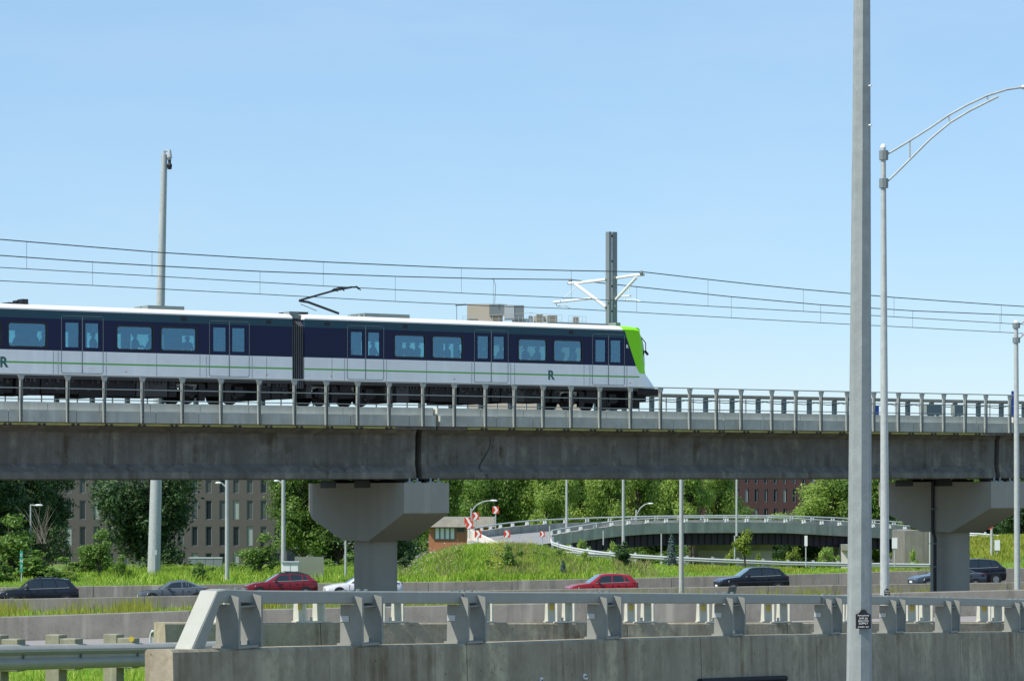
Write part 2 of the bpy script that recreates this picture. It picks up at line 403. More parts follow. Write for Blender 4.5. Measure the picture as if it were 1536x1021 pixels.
# ------------------------------------------------------------------ near barrier with box rail (posts are plate pairs)
NPX = [250, 374, 557, 714, 920, 1107, 1254, 1350, 1432, 1534, 1640, 1760]
def nY(px): return .45 * F / (84 - (px - 400) * .0309)
NTOP = [(222, 975), (250, 974.5), (400, 971), (557, 967.5), (714, 964.5), (920, 957.5), (1107, 953), (1254, 950.5), (1350, 949), (1432, 948), (1536, 947), (1800, 946)]
NRAIL = [(340, 884), (400, 885.5), (714, 887.5), (920, 888.5), (1107, 890), (1254, 892), (1350, 894), (1432, 895.5), (1536, 898.5), (1800, 907)]
def near_top(px): return P(px, interp(px, *zip(*NTOP)), nY(px))
def near_rail(px): return P(px, interp(px, *zip(*NRAIL)), nY(px))
d1 = (near_top(1534) - near_top(300)); d1.z = 0; d1.normalize(); n1 = Vector((d1.y, -d1.x, 0))     # n1 points to the camera side
UPZ = Vector((0, 0, 1))
t = thing('concrete_barrier', 'nearest stained concrete parapet wall carrying the grey box rail', 'barrier', near_top(230) - Vector((0, 0, 1.0)))
mb = MB(); jb = MB()
jp = [259, 700, 1051, 1224, 1440, 1800]
pxs = sorted(set(jp + [300, 400, 500, 600, 800, 900, 980, 1150, 1350, 1536]))
for a, b in zip(jp, jp[1:]):
    row = [p for p in pxs if a <= p <= b]; rings = []
    for k, p in enumerate(row):
        c = near_top(p)
        if k == 0 and p > 260: c = c + d1 * .008
        if k == len(row) - 1: c = c - d1 * .008
        n = n1; rings.append([c + n * .0 + UPZ * -.02, c - n * .02, c - n * .24, c - n * .26 + UPZ * -.02, c - n * .26 - UPZ * 1.1, c + n * .03 - UPZ * 1.1])
    mb.loft(rings)
mb.build('wall_panel', 'conc_near', t)
for p in jp[1:-1]: jb.obox(near_top(p) - n1 * .125 - UPZ * .56, .05, .22, 1.06, d1, n1)
jb.build('joint_filler', 'black', t)
# box rail
t = thing('bridge_railing', 'nearest grey box rail on plate posts along the stained parapet', 'railing', near_top(557))
rw, rh = .17, .105
def box_ring(c, up): 
    o = .008; n = n1; a = c - n * .08; 
    return [a + n * o * 0 + up * 0 + n * -.0 - up * o, a - n * o, a - n * (rw - o), a - n * rw - up * o, a - n * rw - up * (rh - o), a - n * (rw - o) - up * rh, a - n * o - up * rh, a - up * (rh - o)]
rp = [340, 400, 500, 610]
mb = MB()
st = near_rail(340)
rings = []
dn = (-d1 * .52 - UPZ * .45).normalized(); perp = (UPZ * .52 - d1 * .45).normalized()
rings.append(box_ring(st - d1 * .36 - UPZ * .455, (perp * 1.5)))
rings.append(box_ring(st - d1 * .42 * .02 - UPZ * .01, (UPZ * .9 - d1 * .45)))
rings.append(box_ring(st + d1 * .12, UPZ))
for p in (400, 500, 600, 704): rings.append(box_ring(near_rail(p), UPZ))
mb.loft(rings)
sl = [708, 800, 920, 1060, 1240]; mb.loft([box_ring(near_rail(p), UPZ) for p in sl])
sl = [1244, 1350, 1440, 1536, 1760]; mb.loft([box_ring(near_rail(p), UPZ) for p in sl])
mb.build('box_rail', 'rail_metal', t)
spl = MB()
for p in (706, 1242):
    c = near_rail(p) - n1 * (.08 + rw / 2) - UPZ * rh / 2; spl.obox(c, .5, rw - .02, rh - .02, d1, n1)
spl.build('splice_sleeve', 'galv_dk', t)
for px in NPX[1:-1]:
    top = near_top(px); rail = near_rail(px)
    H = rail.z - rh - top.z - .005
    mb = MB()
    for s_ in (-.16, .16):
        c = top + d1 * s_ + n1 * .005
        prof = [(0, .02), (0, H + .06), (-.075, H + .075), (-.075, H), (-.21, H), (-.215, .02)]
        ra = [c + n1 * a_ + UPZ * b_ - d1 * .007 for a_, b_ in prof]; rb = [p_ + d1 * .014 for p_ in ra]
        mb.loft([ra, rb])
        mb.obox(c + n1 * .004 + UPZ * (H * .5 + .03), .028, .012, H + .05, d1, n1)
    mb.obox(top - n1 * .115 + UPZ * .012, .37, .23, .022, d1, n1)
    mb.obox(top - n1 * .12 + UPZ * (H - .02), .31, .15, .012, d1, n1)
    pm_ = mb
    bb = MB()
    for s_ in (-.07, .07):
        for v_ in (-.05, -.18):
            bb.tube([top + d1 * s_ + n1 * v_ + UPZ * .02, top + d1 * s_ + n1 * v_ + UPZ * .06], .016, 6)
            bb.tube([rail + d1 * s_ * 1.6 - n1 * (.12 + (v_ > -.1) * .08) - UPZ * .004, rail + d1 * s_ * 1.6 - n1 * (.12 + (v_ > -.1) * .08) + UPZ * .014], .02, 6)
    po = pm_.build('post', 'galv_post', t, extra=(bb, 'galv_dk'))
    if px in (557, 714, 920, 1107, 1254, 1350):
        mb = MB(); c = top - d1 * .172 - n1 * .16 + UPZ * (H * .66)
        mb.obox(c, .003, .085, .05, d1, n1); mb.build('label_plate', 'galv_far', po)

# second barrier
def b2Y(px): return 1 / (np.interp(px, [246, 472, 1536], [1 / 40.2, 1 / 41.8, 1 / 49.3]) if px <= 1536 else 1 / 49.3 - (px - 1536) * 3.1e-6)
def b2_top(px): return P(px, 933.5 if px < 1200 else 933.0, b2Y(px))
d2 = b2_top(1400) - b2_top(300); d2.z = 0; d2.normalize(); n2 = Vector((d2.y, -d2.x, 0))
t = thing('concrete_barrier', 'second concrete barrier behind the near one, with yellow tagged posts on it', 'barrier', b2_top(246) - UPZ * .9)
mb = MB()
for a, b in zip([246, 480, 700, 940, 1180, 1420], [480, 700, 940, 1180, 1420, 1800]):
    rings = []
    for k in range(5):
        c = b2_top(a + (b - a) * k / 4)
        if k == 0: c = c + d2 * .015
        rings.append([c - UPZ * .02, c - n2 * .02, c - n2 * .32, c - n2 * .34 - UPZ * .02, c - n2 * .34 - UPZ * 1.0, c + n2 * .08 - UPZ * 1.0])
    mb.loft(rings)
mb.build('wall_panel', 'conc_near', t)
t = thing('bridge_railing', 'second box rail behind the near one, its posts tagged with yellow reflectors', 'railing', b2_top(472))
mb = MB(); rings = []
for px in [330, 400, 600, 900, 1200, 1536, 1760]:
    c = b2_top(px) + UPZ * .40 - n2 * .05; rings.append([c, c - n2 * .2, c - n2 * .2 - UPZ * .1, c - UPZ * .1])
mb.loft(rings); mb.build('box_rail', 'rail_metal', t)
px = 236
for px in (352, 472, 591, 725, 849, 968, 1076, 1173, 1278, 1388, 1496):
    top = b2_top(px); mb = MB()
    for s_ in (-.16, .16):
        c = top + d2 * s_ - n2 * .03
        prof = [(.04, .02), (.04, .30), (-.29, .30), (-.31, .02)]
        ra = [c + n2 * a_ + UPZ * b_ - d2 * .01 for a_, b_ in prof]; rb = [p_ + d2 * .02 for p_ in ra]; mb.loft([ra, rb])
    mb.obox(top - n2 * .16 + UPZ * .012, .42, .3, .02, d2, n2)
    mb.tube([top - n2 * .1 + UPZ * .02, top - n2 * .1 + UPZ * .08], .02, 6)
    po = mb.build('post', 'galv_pale', t)
    mb = MB(); mb.obox(top - d2 * .175 - n2 * .14 + UPZ * .235, .006, .09, .09, d2, n2); mb.build('reflector', 'paint_y', po)

# ------------------------------------------------------------------ W-beam guardrail builder
def wbeam(name, label, pts, m, post_m, post_dx, side=-1, wood=False, post_h=.75, at=None):
    pts = [Vector(p) for p in pts]
    t = thing(name, label, 'guardrail', pts[0] - UPZ * .7)
    prof = [(0, 0), (.04, -.02), (.075, -.06), (.075, -.09), (.012, -.135), (.012, -.165), (.075, -.215), (.075, -.245), (.04, -.29), (0, -.31)]
    rings = []
    for i, p in enumerate(pts):
        d = (pts[min(i + 1, len(pts) - 1)] - pts[max(i - 1, 0)]); d.z = 0; d.normalize(); n = Vector((d.y, -d.x, 0))
        outer = [p + n * a + UPZ * b for a, b in prof]; inner = [p + n * (a - .008) + UPZ * b for a, b in prof[::-1]]
        rings.append(outer + inner)
    mb = MB().loft(rings); mb.build('beam', m, t, smooth=40)
    L = 0; nxt = .4
    if at:
        post_dx = (pts[-1] - pts[0]).length / (len(at)) ; cum = [0]
        for a, b in zip(pts, pts[1:]): cum.append(cum[-1] + (b - a).length)
        at = [interp(x, [768 + p.x / p.y * F for p in pts], cum) for x in at]; nxt = at[0]; at = at[1:] + [1e9]
    for a, b in zip(pts, pts[1:]):
        d = (b - a); l = d.length; dd = Vector((d.x, d.y, 0)).normalized(); n = Vector((dd.y, -dd.x, 0))
        while nxt < L + l:
            p = a.lerp(b, (nxt - L) / l)
            mb = MB()
            if wood:
                mb.obox(p - n * .13 + UPZ * (-post_h / 2 + .10 - .05), .18, .22, post_h + .1, dd, n)
                bl = MB(); bl.obox(p - n * .13 + UPZ * -.1, .18, .2, .36, dd, n)
                mb = MB(); mb.obox(p - n * .335 + UPZ * (-post_h / 2 + .05), .2, .2, post_h + .12, dd, n)
                po = mb.build('post', post_m, t, bevel=.008); bk = MB().obox(p - n * .118 + UPZ * (-.13), .2, .225, .39, dd, n).build('blockout', post_m, po, bevel=.008)
                bo = MB().tube([p + n * .012 - UPZ * .15, p + n * .04 - UPZ * .15], .022, 8).build('bolt', 'galv_dk', po)
            else:
                mb.obox(p - n * .1 + UPZ * (-post_h / 2 + .06), .16, .17, post_h + .12, dd, n); po = mb.build('post', post_m, t)
            if at: nxt = at.pop(0)
            else: nxt += post_dx
        L += l
    return t
M['wbeam'] = mat('weathered beam', (.40, .375, .33), .6, .08, var=.2, scale=2, fine=.1)
gp = [P(-90, 967, 32.4), P(0, 966.3, 34), P(110, 965, 35.7), P(222, 963.5, 37.5), P(300, 962, 38.8), P(325, 961, 39.2)]
t = wbeam('guardrail', 'grey corrugated guardrail on square timber posts ending at the parapet', gp, 'wbeam', 'wood', 1.45, wood=True, post_h=.95, at=[-60, 32, 119, 204])
MB().tube([P(197, 958, 36.6), P(197, 958, 36.64)], .035, 12).build('reflector', 'paint_y', t)
# loops of the far guardrail end
t = thing('guardrail_end', 'rolled pale metal guardrail end beside the far concrete block', 'guardrail end', P(235, 965, 43))
for px in (225, 242):
    pts = [P(px, 963, 43 + (px - 225) * .02)]
    mb = MB(); c = P(px + 3, 951, 43 + (px - 225) * .02)
    rings = []
    for (ax_, zz) in ((-.03, -.30), (-.045, -.05), (-.03, .03), (.03, .07), (.08, .05), (.085, -.02)):
        q0 = c + Vector((ax_, 0, zz)); rings.append([q0, q0 + Vector((.015, .0, -.01)), q0 + Vector((.015, .25, -.01)), q0 + Vector((0, .25, 0))])
    mb.loft(rings)
    mb.build('end_plate', 'white_metal', t)
MB().tube([P(228, 949, 43.1), P(248, 948, 43.2)], .05, 8).build('connecting_bar', 'white_metal', t)

# things low on the near wall
t = thing('cable_conduit', 'black ribbed cable conduit lying along the foot of the near parapet', 'conduit', P(1060, 1020, nY(1060) - .3))
a = P(1050, 1021.5, nY(1050) - .12); b = P(1178, 1016.5, nY(1178) - .12)
pts = [a.lerp(b, i / 90) for i in range(91)]
mb = MB(); mb.tube(pts, [.022 if i % 2 else .034 for i in range(91)], 10); mb.build('ribbed_hose', 'black', t)
for px, py, lb in ((812, 1019.5, 'small white bracket bolted to the parapet, left one'), (877, 1014, 'small white bracket bolted to the parapet beside the silver roof')):
    mb = MB(); c = P(px, py, nY(px) - .03); mb.obox(c, .05, .012, .05, d1, n1); mb.obox(c + n1 * .012 - UPZ * .02, .05, .02, .01, d1, n1)
    o = mb.build('bracket', 'sign_white'); tag(o, lb, 'bracket', 'brackets on the parapet')
    h = MB().tube([c + n1 * .006, c + n1 * .013], .01, 8).build('bolt', 'black', o)

# ------------------------------------------------------------------ viaduct frame of reference
cA = .826; sA = .5636; Y0 = 130.7; GR = .0037
def V(u, v, z): return Vector((u * cA - v * sA, Y0 + u * sA + v * cA, z + GR * u))
def U(px, v=0.0):
    r = (px - 768) / F; return (r * (Y0 + v * cA) + v * sA) / (cA - r * sA)
def Z(px, py, v=0.0):
    u = U(px, v); return (HZ - py) * (Y0 + u * sA + v * cA) / F - GR * u
eu = Vector((cA, sA, GR)).normalized(); ev = Vector((-sA, cA, 0))
def vbox(mb, u0, u1, v0, v1, z0, z1):
    return mb.hexa([V(u0, v0, z0), V(u1, v0, z0), V(u1, v1, z0), V(u0, v1, z0), V(u0, v0, z1), V(u1, v0, z1), V(u1, v1, z1), V(u0, v1, z1)])
UJ1 = U(629, -1.0); SP = 35.0
spans = [UJ1 - 2 * SP, UJ1 - SP, UJ1, U(1497, -1.0), U(1497, -1.0) + SP, U(1497, -1.0) + 2 * SP]
via = thing('viaduct', 'long concrete rail viaduct crossing above the highway under the train', 'viaduct', V(0, 3, .6))
ZD = 2.86   # underside of the deck slab
def girder_ring(u, k, v0, v1, flip=1):
    # k = 0 slender web, 1 = solid end block
    web = .34 * (1 - k); pts = []
    near = [(.02, ZD), (.02, ZD - .07), (.12 + web, ZD - .26), (.16 + web, 1.32), (.12 + web * .6, 1.16), (.10, .98), (.06, .95), (.05, .70), (.10, .66)]
    for a, z in near: pts.append(V(u, v0 + a, z))
    for a, z in near[::-1]: pts.append(V(u, v1 - a, z))
    return pts
for i in range(len(spans) - 1):
    a = spans[i] + .16; b = spans[i + 1] - .16
    for (v0, v1) in ((-1.05, 2.7), (3.5, 7.05)):
        rings = []
        for u, k in ((a, 1), (a + .25, .95), (a + .55, .35), (a + .95, .05), (a + 1.4, 0)): rings.append(girder_ring(u, k, v0, v1))
        for j in range(1, 8): rings.append(girder_ring(a + 1.4 + (b - a - 2.8) * j / 8, 0, v0, v1))
        for u, k in ((b - 1.4, 0), (b - .95, .05), (b - .55, .35), (b - .25, .95), (b, 1)): rings.append(girder_ring(u, k, v0, v1))
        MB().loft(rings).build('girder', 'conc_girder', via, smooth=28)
    # deck slab and far parapet
    mb = MB(); vbox(mb, spans[i] + .6, spans[i + 1] + .58, -1.25, 7.55, ZD + .005, ZD + .28)
    vbox(mb, spans[i] + .6, spans[i + 1] + .58, -1.25, -1.05, ZD + .28, 3.75); mb.build('deck_slab', 'conc_light', via)
    mb = MB(); vbox(mb, spans[i] + .6, spans[i + 1] + .58, 7.57, 7.8, ZD, 3.65); mb.build('far_parapet', 'conc_light', via)
    # rails
    mb = MB()
    for vv in (.75, 2.19, 4.6, 6.04):
        vbox(mb, spans[i], spans[i + 1], vv - .035, vv + .035, 3.62, 3.86)
    for vv in (1.47, 5.32): vbox(mb, spans[i] + .6, spans[i + 1] + .58, vv - 1.25, vv + 1.25, ZD + .282, 3.60)
    mb.build('track', 'under_grey', via)
    # fascia: upper coping blocks and lower panels, each panel separate with real gaps
    mb = MB(); u = spans[i] + .66; e = spans[i + 1] + .54
    while u < e - .1:
        l = min(2.32, e - u); vbox(mb, u + .012, u + l - .012, -1.42, -1.10, 3.44, 3.80 + random.uniform(-.006, .006)); u += l
    mb.build('coping', 'conc_coping', via)
    mb = MB(); u = spans[i] + .70; e = spans[i + 1] + .50
    while u < e - .1:
        l = min(random.choice((2.0, 3.6, 4.4, 3.0)), e - u); vbox(mb, u + .012, u + l - .012, -1.60, -1.27, 2.985, 3.46 + random.uniform(-.01, .01)); u += l
    mb.build('fascia_panel', 'conc_light', via)
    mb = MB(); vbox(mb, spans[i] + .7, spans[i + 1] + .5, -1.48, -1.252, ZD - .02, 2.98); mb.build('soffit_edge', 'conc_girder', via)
    mb = MB(); ye = spans[i + 1] - 1.6; ys0 = spans[i] + 2.2
    vbox(mb, ys0, ye, -1.56, -1.485, 2.865, 2.955); sb_ = mb
    mb = MB(); u = ys0 + .7
    while u < ye:
        for du in (0, .22): vbox(mb, u + du, u + du + .11, -1.60, -1.561, 2.84, 2.93)
        u += 1.5
    sb_.build('utility_strip', 'yellow', via, extra=(mb, 'black'))
# dark leak stain running down the girder face
def web_v(z): return -1.05 - .007 + interp(z, [.70, .95, .98, 1.16, 1.32, 2.60, 2.79], [.05, .06, .10, .324, .50, .46, .02])
mb = MB(); pts = [(735.5, 657, 1.2), (735, 664, 2.2), (734, 672, 2.6), (729, 681, 3.4), (724.5, 689, 3.8), (720, 696, 3.4), (718.5, 702, 2.6), (723, 707, 3.4), (729, 711, 4.4), (730.5, 715, 3.2), (729, 717, 1.6)]
for px, py, w_ in pts:
    z = Z(px, py, -.7); vv = web_v(z); z = Z(px, py, vv); u = U(px, vv); h_ = w_ * .036 / 2
    mb.v += [tuple(V(u - h_ * random.uniform(.7, 1.3), vv, z)), tuple(V(u + h_ * random.uniform(.7, 1.3), vv, z))]
mb.f = [(2 * i, 2 * i + 1, 2 * i + 3, 2 * i + 2) for i in range(len(pts) - 1)]
mb.build('leak_stain', mat('leak stain', (.085, .078, .066), .8, var=.4, scale=3), via)
# safety railing
vr = thing('safety_railing', 'tall galvanised safety railing along the near edge of the viaduct', 'railing', V(U(768, -1.65), -1.65, 3.0))
posts = [31, 101, 156, 213, 273, 331, 388, 441, 489, 536, 583, 634, 681, 727.6, 771, 814, 856, 899, 945, 990, 1034, 1074, 1111, 1157, 1193, 1231, 1270, 1310, 1347, 1382, 1415, 1447, 1478, 1514, 1546, 1578]
uu = [U(p, -1.68) for p in posts]
uu = [uu[0] - 1.95 * k for k in range(6, 0, -1)] + uu + [uu[-1] + 1.7 * k for k in range(1, 8)]
for u in uu:
    mb = MB()
    vbox(mb, u - .042, u - .03, -1.80, -1.62, 2.98, 4.78); vbox(mb, u + .03, u + .042, -1.80, -1.62, 2.98, 4.78); vbox(mb, u - .0295, u + .0295, -1.66, -1.62, 3.0, 4.72)
    ra = [V(u - .12, -1.78, 4.88), V(u + .12, -1.78, 4.88), V(u + .12, -1.66, 4.88), V(u - .12, -1.66, 4.88)]
    rb = [V(u - .05, -1.80, 4.66), V(u + .05, -1.80, 4.66), V(u + .05, -1.64, 4.66), V(u - .05, -1.64, 4.66)]
    mb.loft([rb, [p - UPZ * .05 for p in ra], ra])
    vbox(mb, u - .06, u + .06, -1.62, -1.602, 3.05, 3.4)
    ex = MB()
    for z in (3.12, 3.3): ex.tube([V(u, -1.80, z), V(u, -1.825, z)], .025, 6)
    po = mb.build('post', 'galv', vr, extra=(ex, 'galv_dk'))
for z, r in ((4.90, .028), (4.345, .024), (3.90, .022)):
    mb = MB(); mb.tube([V(uu[0] - 1, -1.72, z), V(uu[-1] + 1, -1.72, z)], r, 8); mb.build('rail', 'galv', vr)
# far side cable tray, with blocks beneath
tr = thing('cable_tray', 'pale cable tray on short blocks along the far side of the viaduct deck', 'cable tray', V(0, 9, 3.6))
mb = MB(); vbox(mb, -60, 90, 7.0, 7.3, 4.80, 4.94); vbox(mb, -60, 90, 6.93, 7.0, 4.87, 4.97); mb.build('tray', 'beige', tr)
for px in range(-110, 1640, 1): 
    pass
u = U(-80, 7.1)
k = 0
while u < 62:
    mb = MB(); vbox(mb, u - .08, u + .08, 7.02, 7.25, 3.14, 4.79)
    for z in (3.9, 4.05, 4.2, 4.35, 4.5, 4.65, 4.8): vbox(mb, u - .10, u + .06, 6.98, 7.018, z - .03, z + .03)
    mb.build('support_block', 'roof_grey', tr)
    mb = MB(); vbox(mb, u + 1.1, u + 1.16, 7.4, 7.46, 3.14, 4.79); mb.build('support_post', 'galv_far', tr)
    u += 1.72; k += 1
mb = MB(); pts = [V(-55 + i * .43, 7.1, 4.66 - .10 * abs(math.sin(i * .43 / 1.72 * math.pi))) for i in range(310)]
mb.tube(pts, .022, 5); mb.build('cable', 'wire', tr)
for px, lb, h in ((1316, 'small blue track marker beyond the second light pole', .55), (1520, 'tall blue track marker near the far end of the viaduct', 1.5)):
    u = U(px, 6.8); mb = MB(); vbox(mb, u - .12, u + .12, 6.8, 6.84, 4.0, 4.0 + h); vbox(mb, u - .03, u + .03, 6.84, 6.90, 3.14, 4.2)
    tag(mb.build('track_marker', 'sign_blue'), lb, 'marker', 'blue track markers')
for px, wd, lb in ((1401, .62, 'wide grey equipment box on the viaduct deck'), (1437, .34, 'small grey switch box with a bent arm on the viaduct deck')):
    u = U(px, 6.7); t = thing('equipment_box', lb, 'equipment box', V(u, 6.7, 3.2)); mb = MB(); vbox(mb, u - wd, u + wd, 6.6, 6.9, 4.1, 4.66); mb.build('cabinet', 'roof_grey', t)
    mb = MB(); vbox(mb, u - wd * .6, u - wd * .4, 6.7, 6.8, 3.14, 4.1); vbox(mb, u + wd * .4, u + wd * .6, 6.7, 6.8, 3.14, 4.1); mb.build('leg', 'galv_dk', t)

# piers
def pier(uc, label, pipe):
    vn, vf = -1.25, 7.75
    t = thing('viaduct_pier', label, 'bridge pier', V(uc, 2.9, -6.3))
    h = 1.18; vm = 2.87
    # hammerhead: rings along v (from near end to far end), the far corners chamfered
    def ring(v, zt, zb, hh=h): return [V(uc - hh, v, zt), V(uc + hh, v, zt), V(uc + hh, v, zb), V(uc - hh, v, zb)]
    rings = [ring(vn, .50, -.84), ring(vm - 1.12, .50, -2.10), ring(vm + 1.12, .50, -2.10), ring(vf - 1.05, .50, -1.16), ring(vf, .50, -.78, h - .42)]
    mb = MB().loft(rings); mb.build('cap', 'conc_pier', t)
    mb = MB()
    def cr(z):
        pts = []
        for k in range(24):
            a = 2 * math.pi * k / 24; x = abs(math.cos(a)) ** .5 * (1 if math.cos(a) > 0 else -1); y = abs(math.sin(a)) ** .5 * (1 if math.sin(a) > 0 else -1)
            pts.append(V(uc + .80 * x, vm + .18 + .92 * y, z))
        return pts
    mb.loft([cr(-2.11), cr(-6.9)]); mb.build('column', 'conc_pier', t, smooth=40)
    mb = MB()
    for v in (-.3, 2.9, 5.2, 8.2):
        if v < 7.5:
            for du in (-.55, .55): vbox(mb, uc + du - .25, uc + du + .25, v - .3, v + .3, .505, .655)
    mb.build('bearing', 'under_grey', t)
    mb = MB()
    for v0 in (1.6, 4.6): vbox(mb, uc - h - .02, uc + .3, v0, v0 + 1.35, .28, .62)
    mb.build('seismic_stop', 'black', t)
    for du in (-.75, -.35, .35, .75):
        mb = MB(); vbox(mb, uc + du - .14, uc + du + .14, -1.12, -.90, .505, .56)
        mb.tube([V(uc + du, -1.02, .56), V(uc + du, -1.02, .70)], .05, 8)
        mb.build('anchor_bolt', 'galv', t)
    if pipe:
        mb = MB(); c = uc - 1.26
        mb.tube([V(c, 3.0, .55), V(c, 3.0, -2.0), V(c + .06, 2.9, -2.4), V(c + .06, 2.9, -6.5)], .09, 8); pp = mb.build('drain_pipe', 'black', t)
        mb = MB()
        for z in (-.9, -2.7, -3.9, -5.2): vbox(mb, c - .13, c + .2, 2.76, 3.12, z - .02, z + .02)
        mb.build('pipe_clamp', 'galv_dk', pp)
    return t
pier(U(640, -1.25), 'hammerhead concrete pier with angular cap under the train', False)
pier(U(1512, -1.25), 'hammerhead concrete pier at right with a black drain pipe down it', True)
pier(U(640, -1.25) - 35, 'hammerhead concrete pier beyond the left edge of the view', False)

# ------------------------------------------------------------------ overhead line
def wire_pts(tab, v, dx=0):
    xs_, ys_ = zip(*tab); s0 = (ys_[1] - ys_[0]) / (xs_[1] - xs_[0]); s1 = (ys_[-1] - ys_[-2]) / (xs_[-1] - xs_[-2])
    tab = [(xs_[0] - 250, ys_[0] - 250 * s0 + 3)] + list(tab) + [(xs_[-1] + 400, ys_[-1] + 400 * s1)]
    return [V(U(x, v), v, Z(x, y, v)) for x, y in tab]
WA = [(0, 359), (120, 369), (238, 378.5), (360, 386), (486, 392.8), (600, 398), (693, 402), (857, 405.8), (965, 407.8), (1062, 419), (1130, 426.5), (1205, 434), (1341, 446), (1502, 457.5), (1536, 459.5)]
WB = [(0, 383), (139, 393), (250, 399.5), (390, 407), (593, 414.5), (730, 418), (855, 419.3), (955, 430), (1097, 445), (1231, 457), (1369, 466), (1500, 471.5), (1536, 473)]
WC = [(0, 401), (228, 413.8), (485, 428.8), (692, 439.5), (857, 447), (960, 452.5), (1062, 459), (1205, 466.8), (1341, 475), (1502, 484.5), (1536, 486.5)]
WD = [(0, 421), (139, 428), (300, 436.4), (390, 441), (593, 452), (740, 459), (857, 463), (955, 468.5), (1097, 476.5), (1231, 484), (1369, 491), (1500, 498), (1536, 500)]
VN, VF, VM = 1.5, 5.8, 3.5
for (mes, con, v, drops, lb) in ((WA, WC, VN, (40, 228, 485, 692, 857, 1062, 1205, 1341, 1502), 'higher pair of overhead wires above the near track'),
                                 (WB, WD, VF, (-60, 139, 390, 593, 740, 955, 1097, 1231, 1369, 1500), 'lower pair of overhead wires above the far track')):
    t = thing('overhead_wires', lb, 'overhead wires', V(0, v, 3.9), group='overhead wires')
    MB().tube(wire_pts(mes, v), .024, 5).build('messenger_wire', 'wire', t)
    MB().tube(wire_pts(con, v), .018, 5).build('contact_wire', 'wire', t)
    for px in drops:
        ya = interp(px, *zip(*mes)); yb = interp(px, *zip(*con))
        MB().tube([V(U(px, v), v, Z(px, ya, v)), V(U(px, v), v, Z(px, yb, v))], .009, 4).build('dropper', 'wire', t)
t = thing('catenary_mast', 'twin channel steel mast holding white brackets above the train nose', 'catenary mast', V(U(917, VM), VM, 3.15))
for a, b in ((911.0, 914.6), (917.2, 923.2)):
    u0, u1 = U(a, VM), U(b, VM); mb = MB(); zt = Z(917, 348, VM)
    vbox(mb, u0, u1, VM - .14, VM - .12, 3.14, zt); vbox(mb, u0, u0 + .02, VM - .12, VM + .14, 3.14, zt); vbox(mb, u1 - .02, u1, VM - .12, VM + .14, 3.14, zt)
    mb.build('channel', 'galv_dk' if a > 915 else 'galv_dk', t)
mb = MB(); u0, u1 = U(914.7, VM), U(917.1, VM)
for k in range(20):
    z = 4 + k * 1.2
    if z < zt - .2: vbox(mb, u0, u1, VM - .10, VM + .12, z, min(z + 1.1, zt - .05))
mb.build('lit_gap_strip', 'white_metal', t)  # white strip paints in the sunlit sliver between the channels
def arm(pts, r, name='bracket_tube', v=VM, m='white_metal'):
    q_ = [V(U(x, v), v, Z(x, y, v)) for x, y in pts]; return MB().tube(q_, r, 8).build(name, m, t)
# left bracket reaches over the far track, right one over the near track: both built in the true cross plane
def arm2(pts, r, sgn, name='bracket_tube', m='white_metal'):
    q_ = []
    for x, y, v in pts: q_.append(V(U(x, v), v, Z(x, y, v)))
    return MB().tube(q_, r, 8).build(name, m, t)
arm2([(911, 419, 3.60), (866, 424.5, 5.34), (852, 425, 5.84)], .075, 1)
arm2([(909, 460, 3.60), (863, 426, 5.42)], .085, 1)
arm2([(887, 447.5, 4.51), (830, 453.5, 6.10)], .06, 1)
arm2([(864, 431, 5.34), (840, 452, 5.88)], .02, 1)
arm2([(834.5, 454, 6.03), (834.5, 460.5, 6.03)], .025, 1)
arm2([(836, 459.5, 6.03), (848, 458.5, 5.88), (857, 463, 5.80)], .025, 1)
arm2([(924, 417, 3.40), (950, 413, 2.16), (966, 412, 1.50)], .07, -1)
arm2([(923, 450, 3.40), (955, 415.5, 1.79)], .075, -1)
arm2([(931, 444.5, 3.03), (946, 443.5, 2.30)], .04, -1)
arm2([(943.5, 431, 2.30), (943.5, 444, 2.30)], .018, -1)
arm2([(937, 446, 2.60), (937, 451.5, 2.60)], .025, -1)
arm2([(939, 450, 2.60), (952, 449, 1.87), (961, 452.3, 1.50)], .025, -1)
for px, py, v in ((910, 418.5, 3.60), (921, 417, 3.40), (909.5, 460, 3.60), (922.5, 450.5, 3.40), (855.5, 421.5, 5.80), (962, 409.5, 1.50), (913, 452, 3.40), (922, 460, 3.40)):
    c = V(U(px, v), v, Z(px, py, v)); MB().tube([c - UPZ * .12, c - UPZ * .04, c + UPZ * .04, c + UPZ * .12], [.05, .09, .09, .05], 8).build('insulator', 'galv_dk', t)

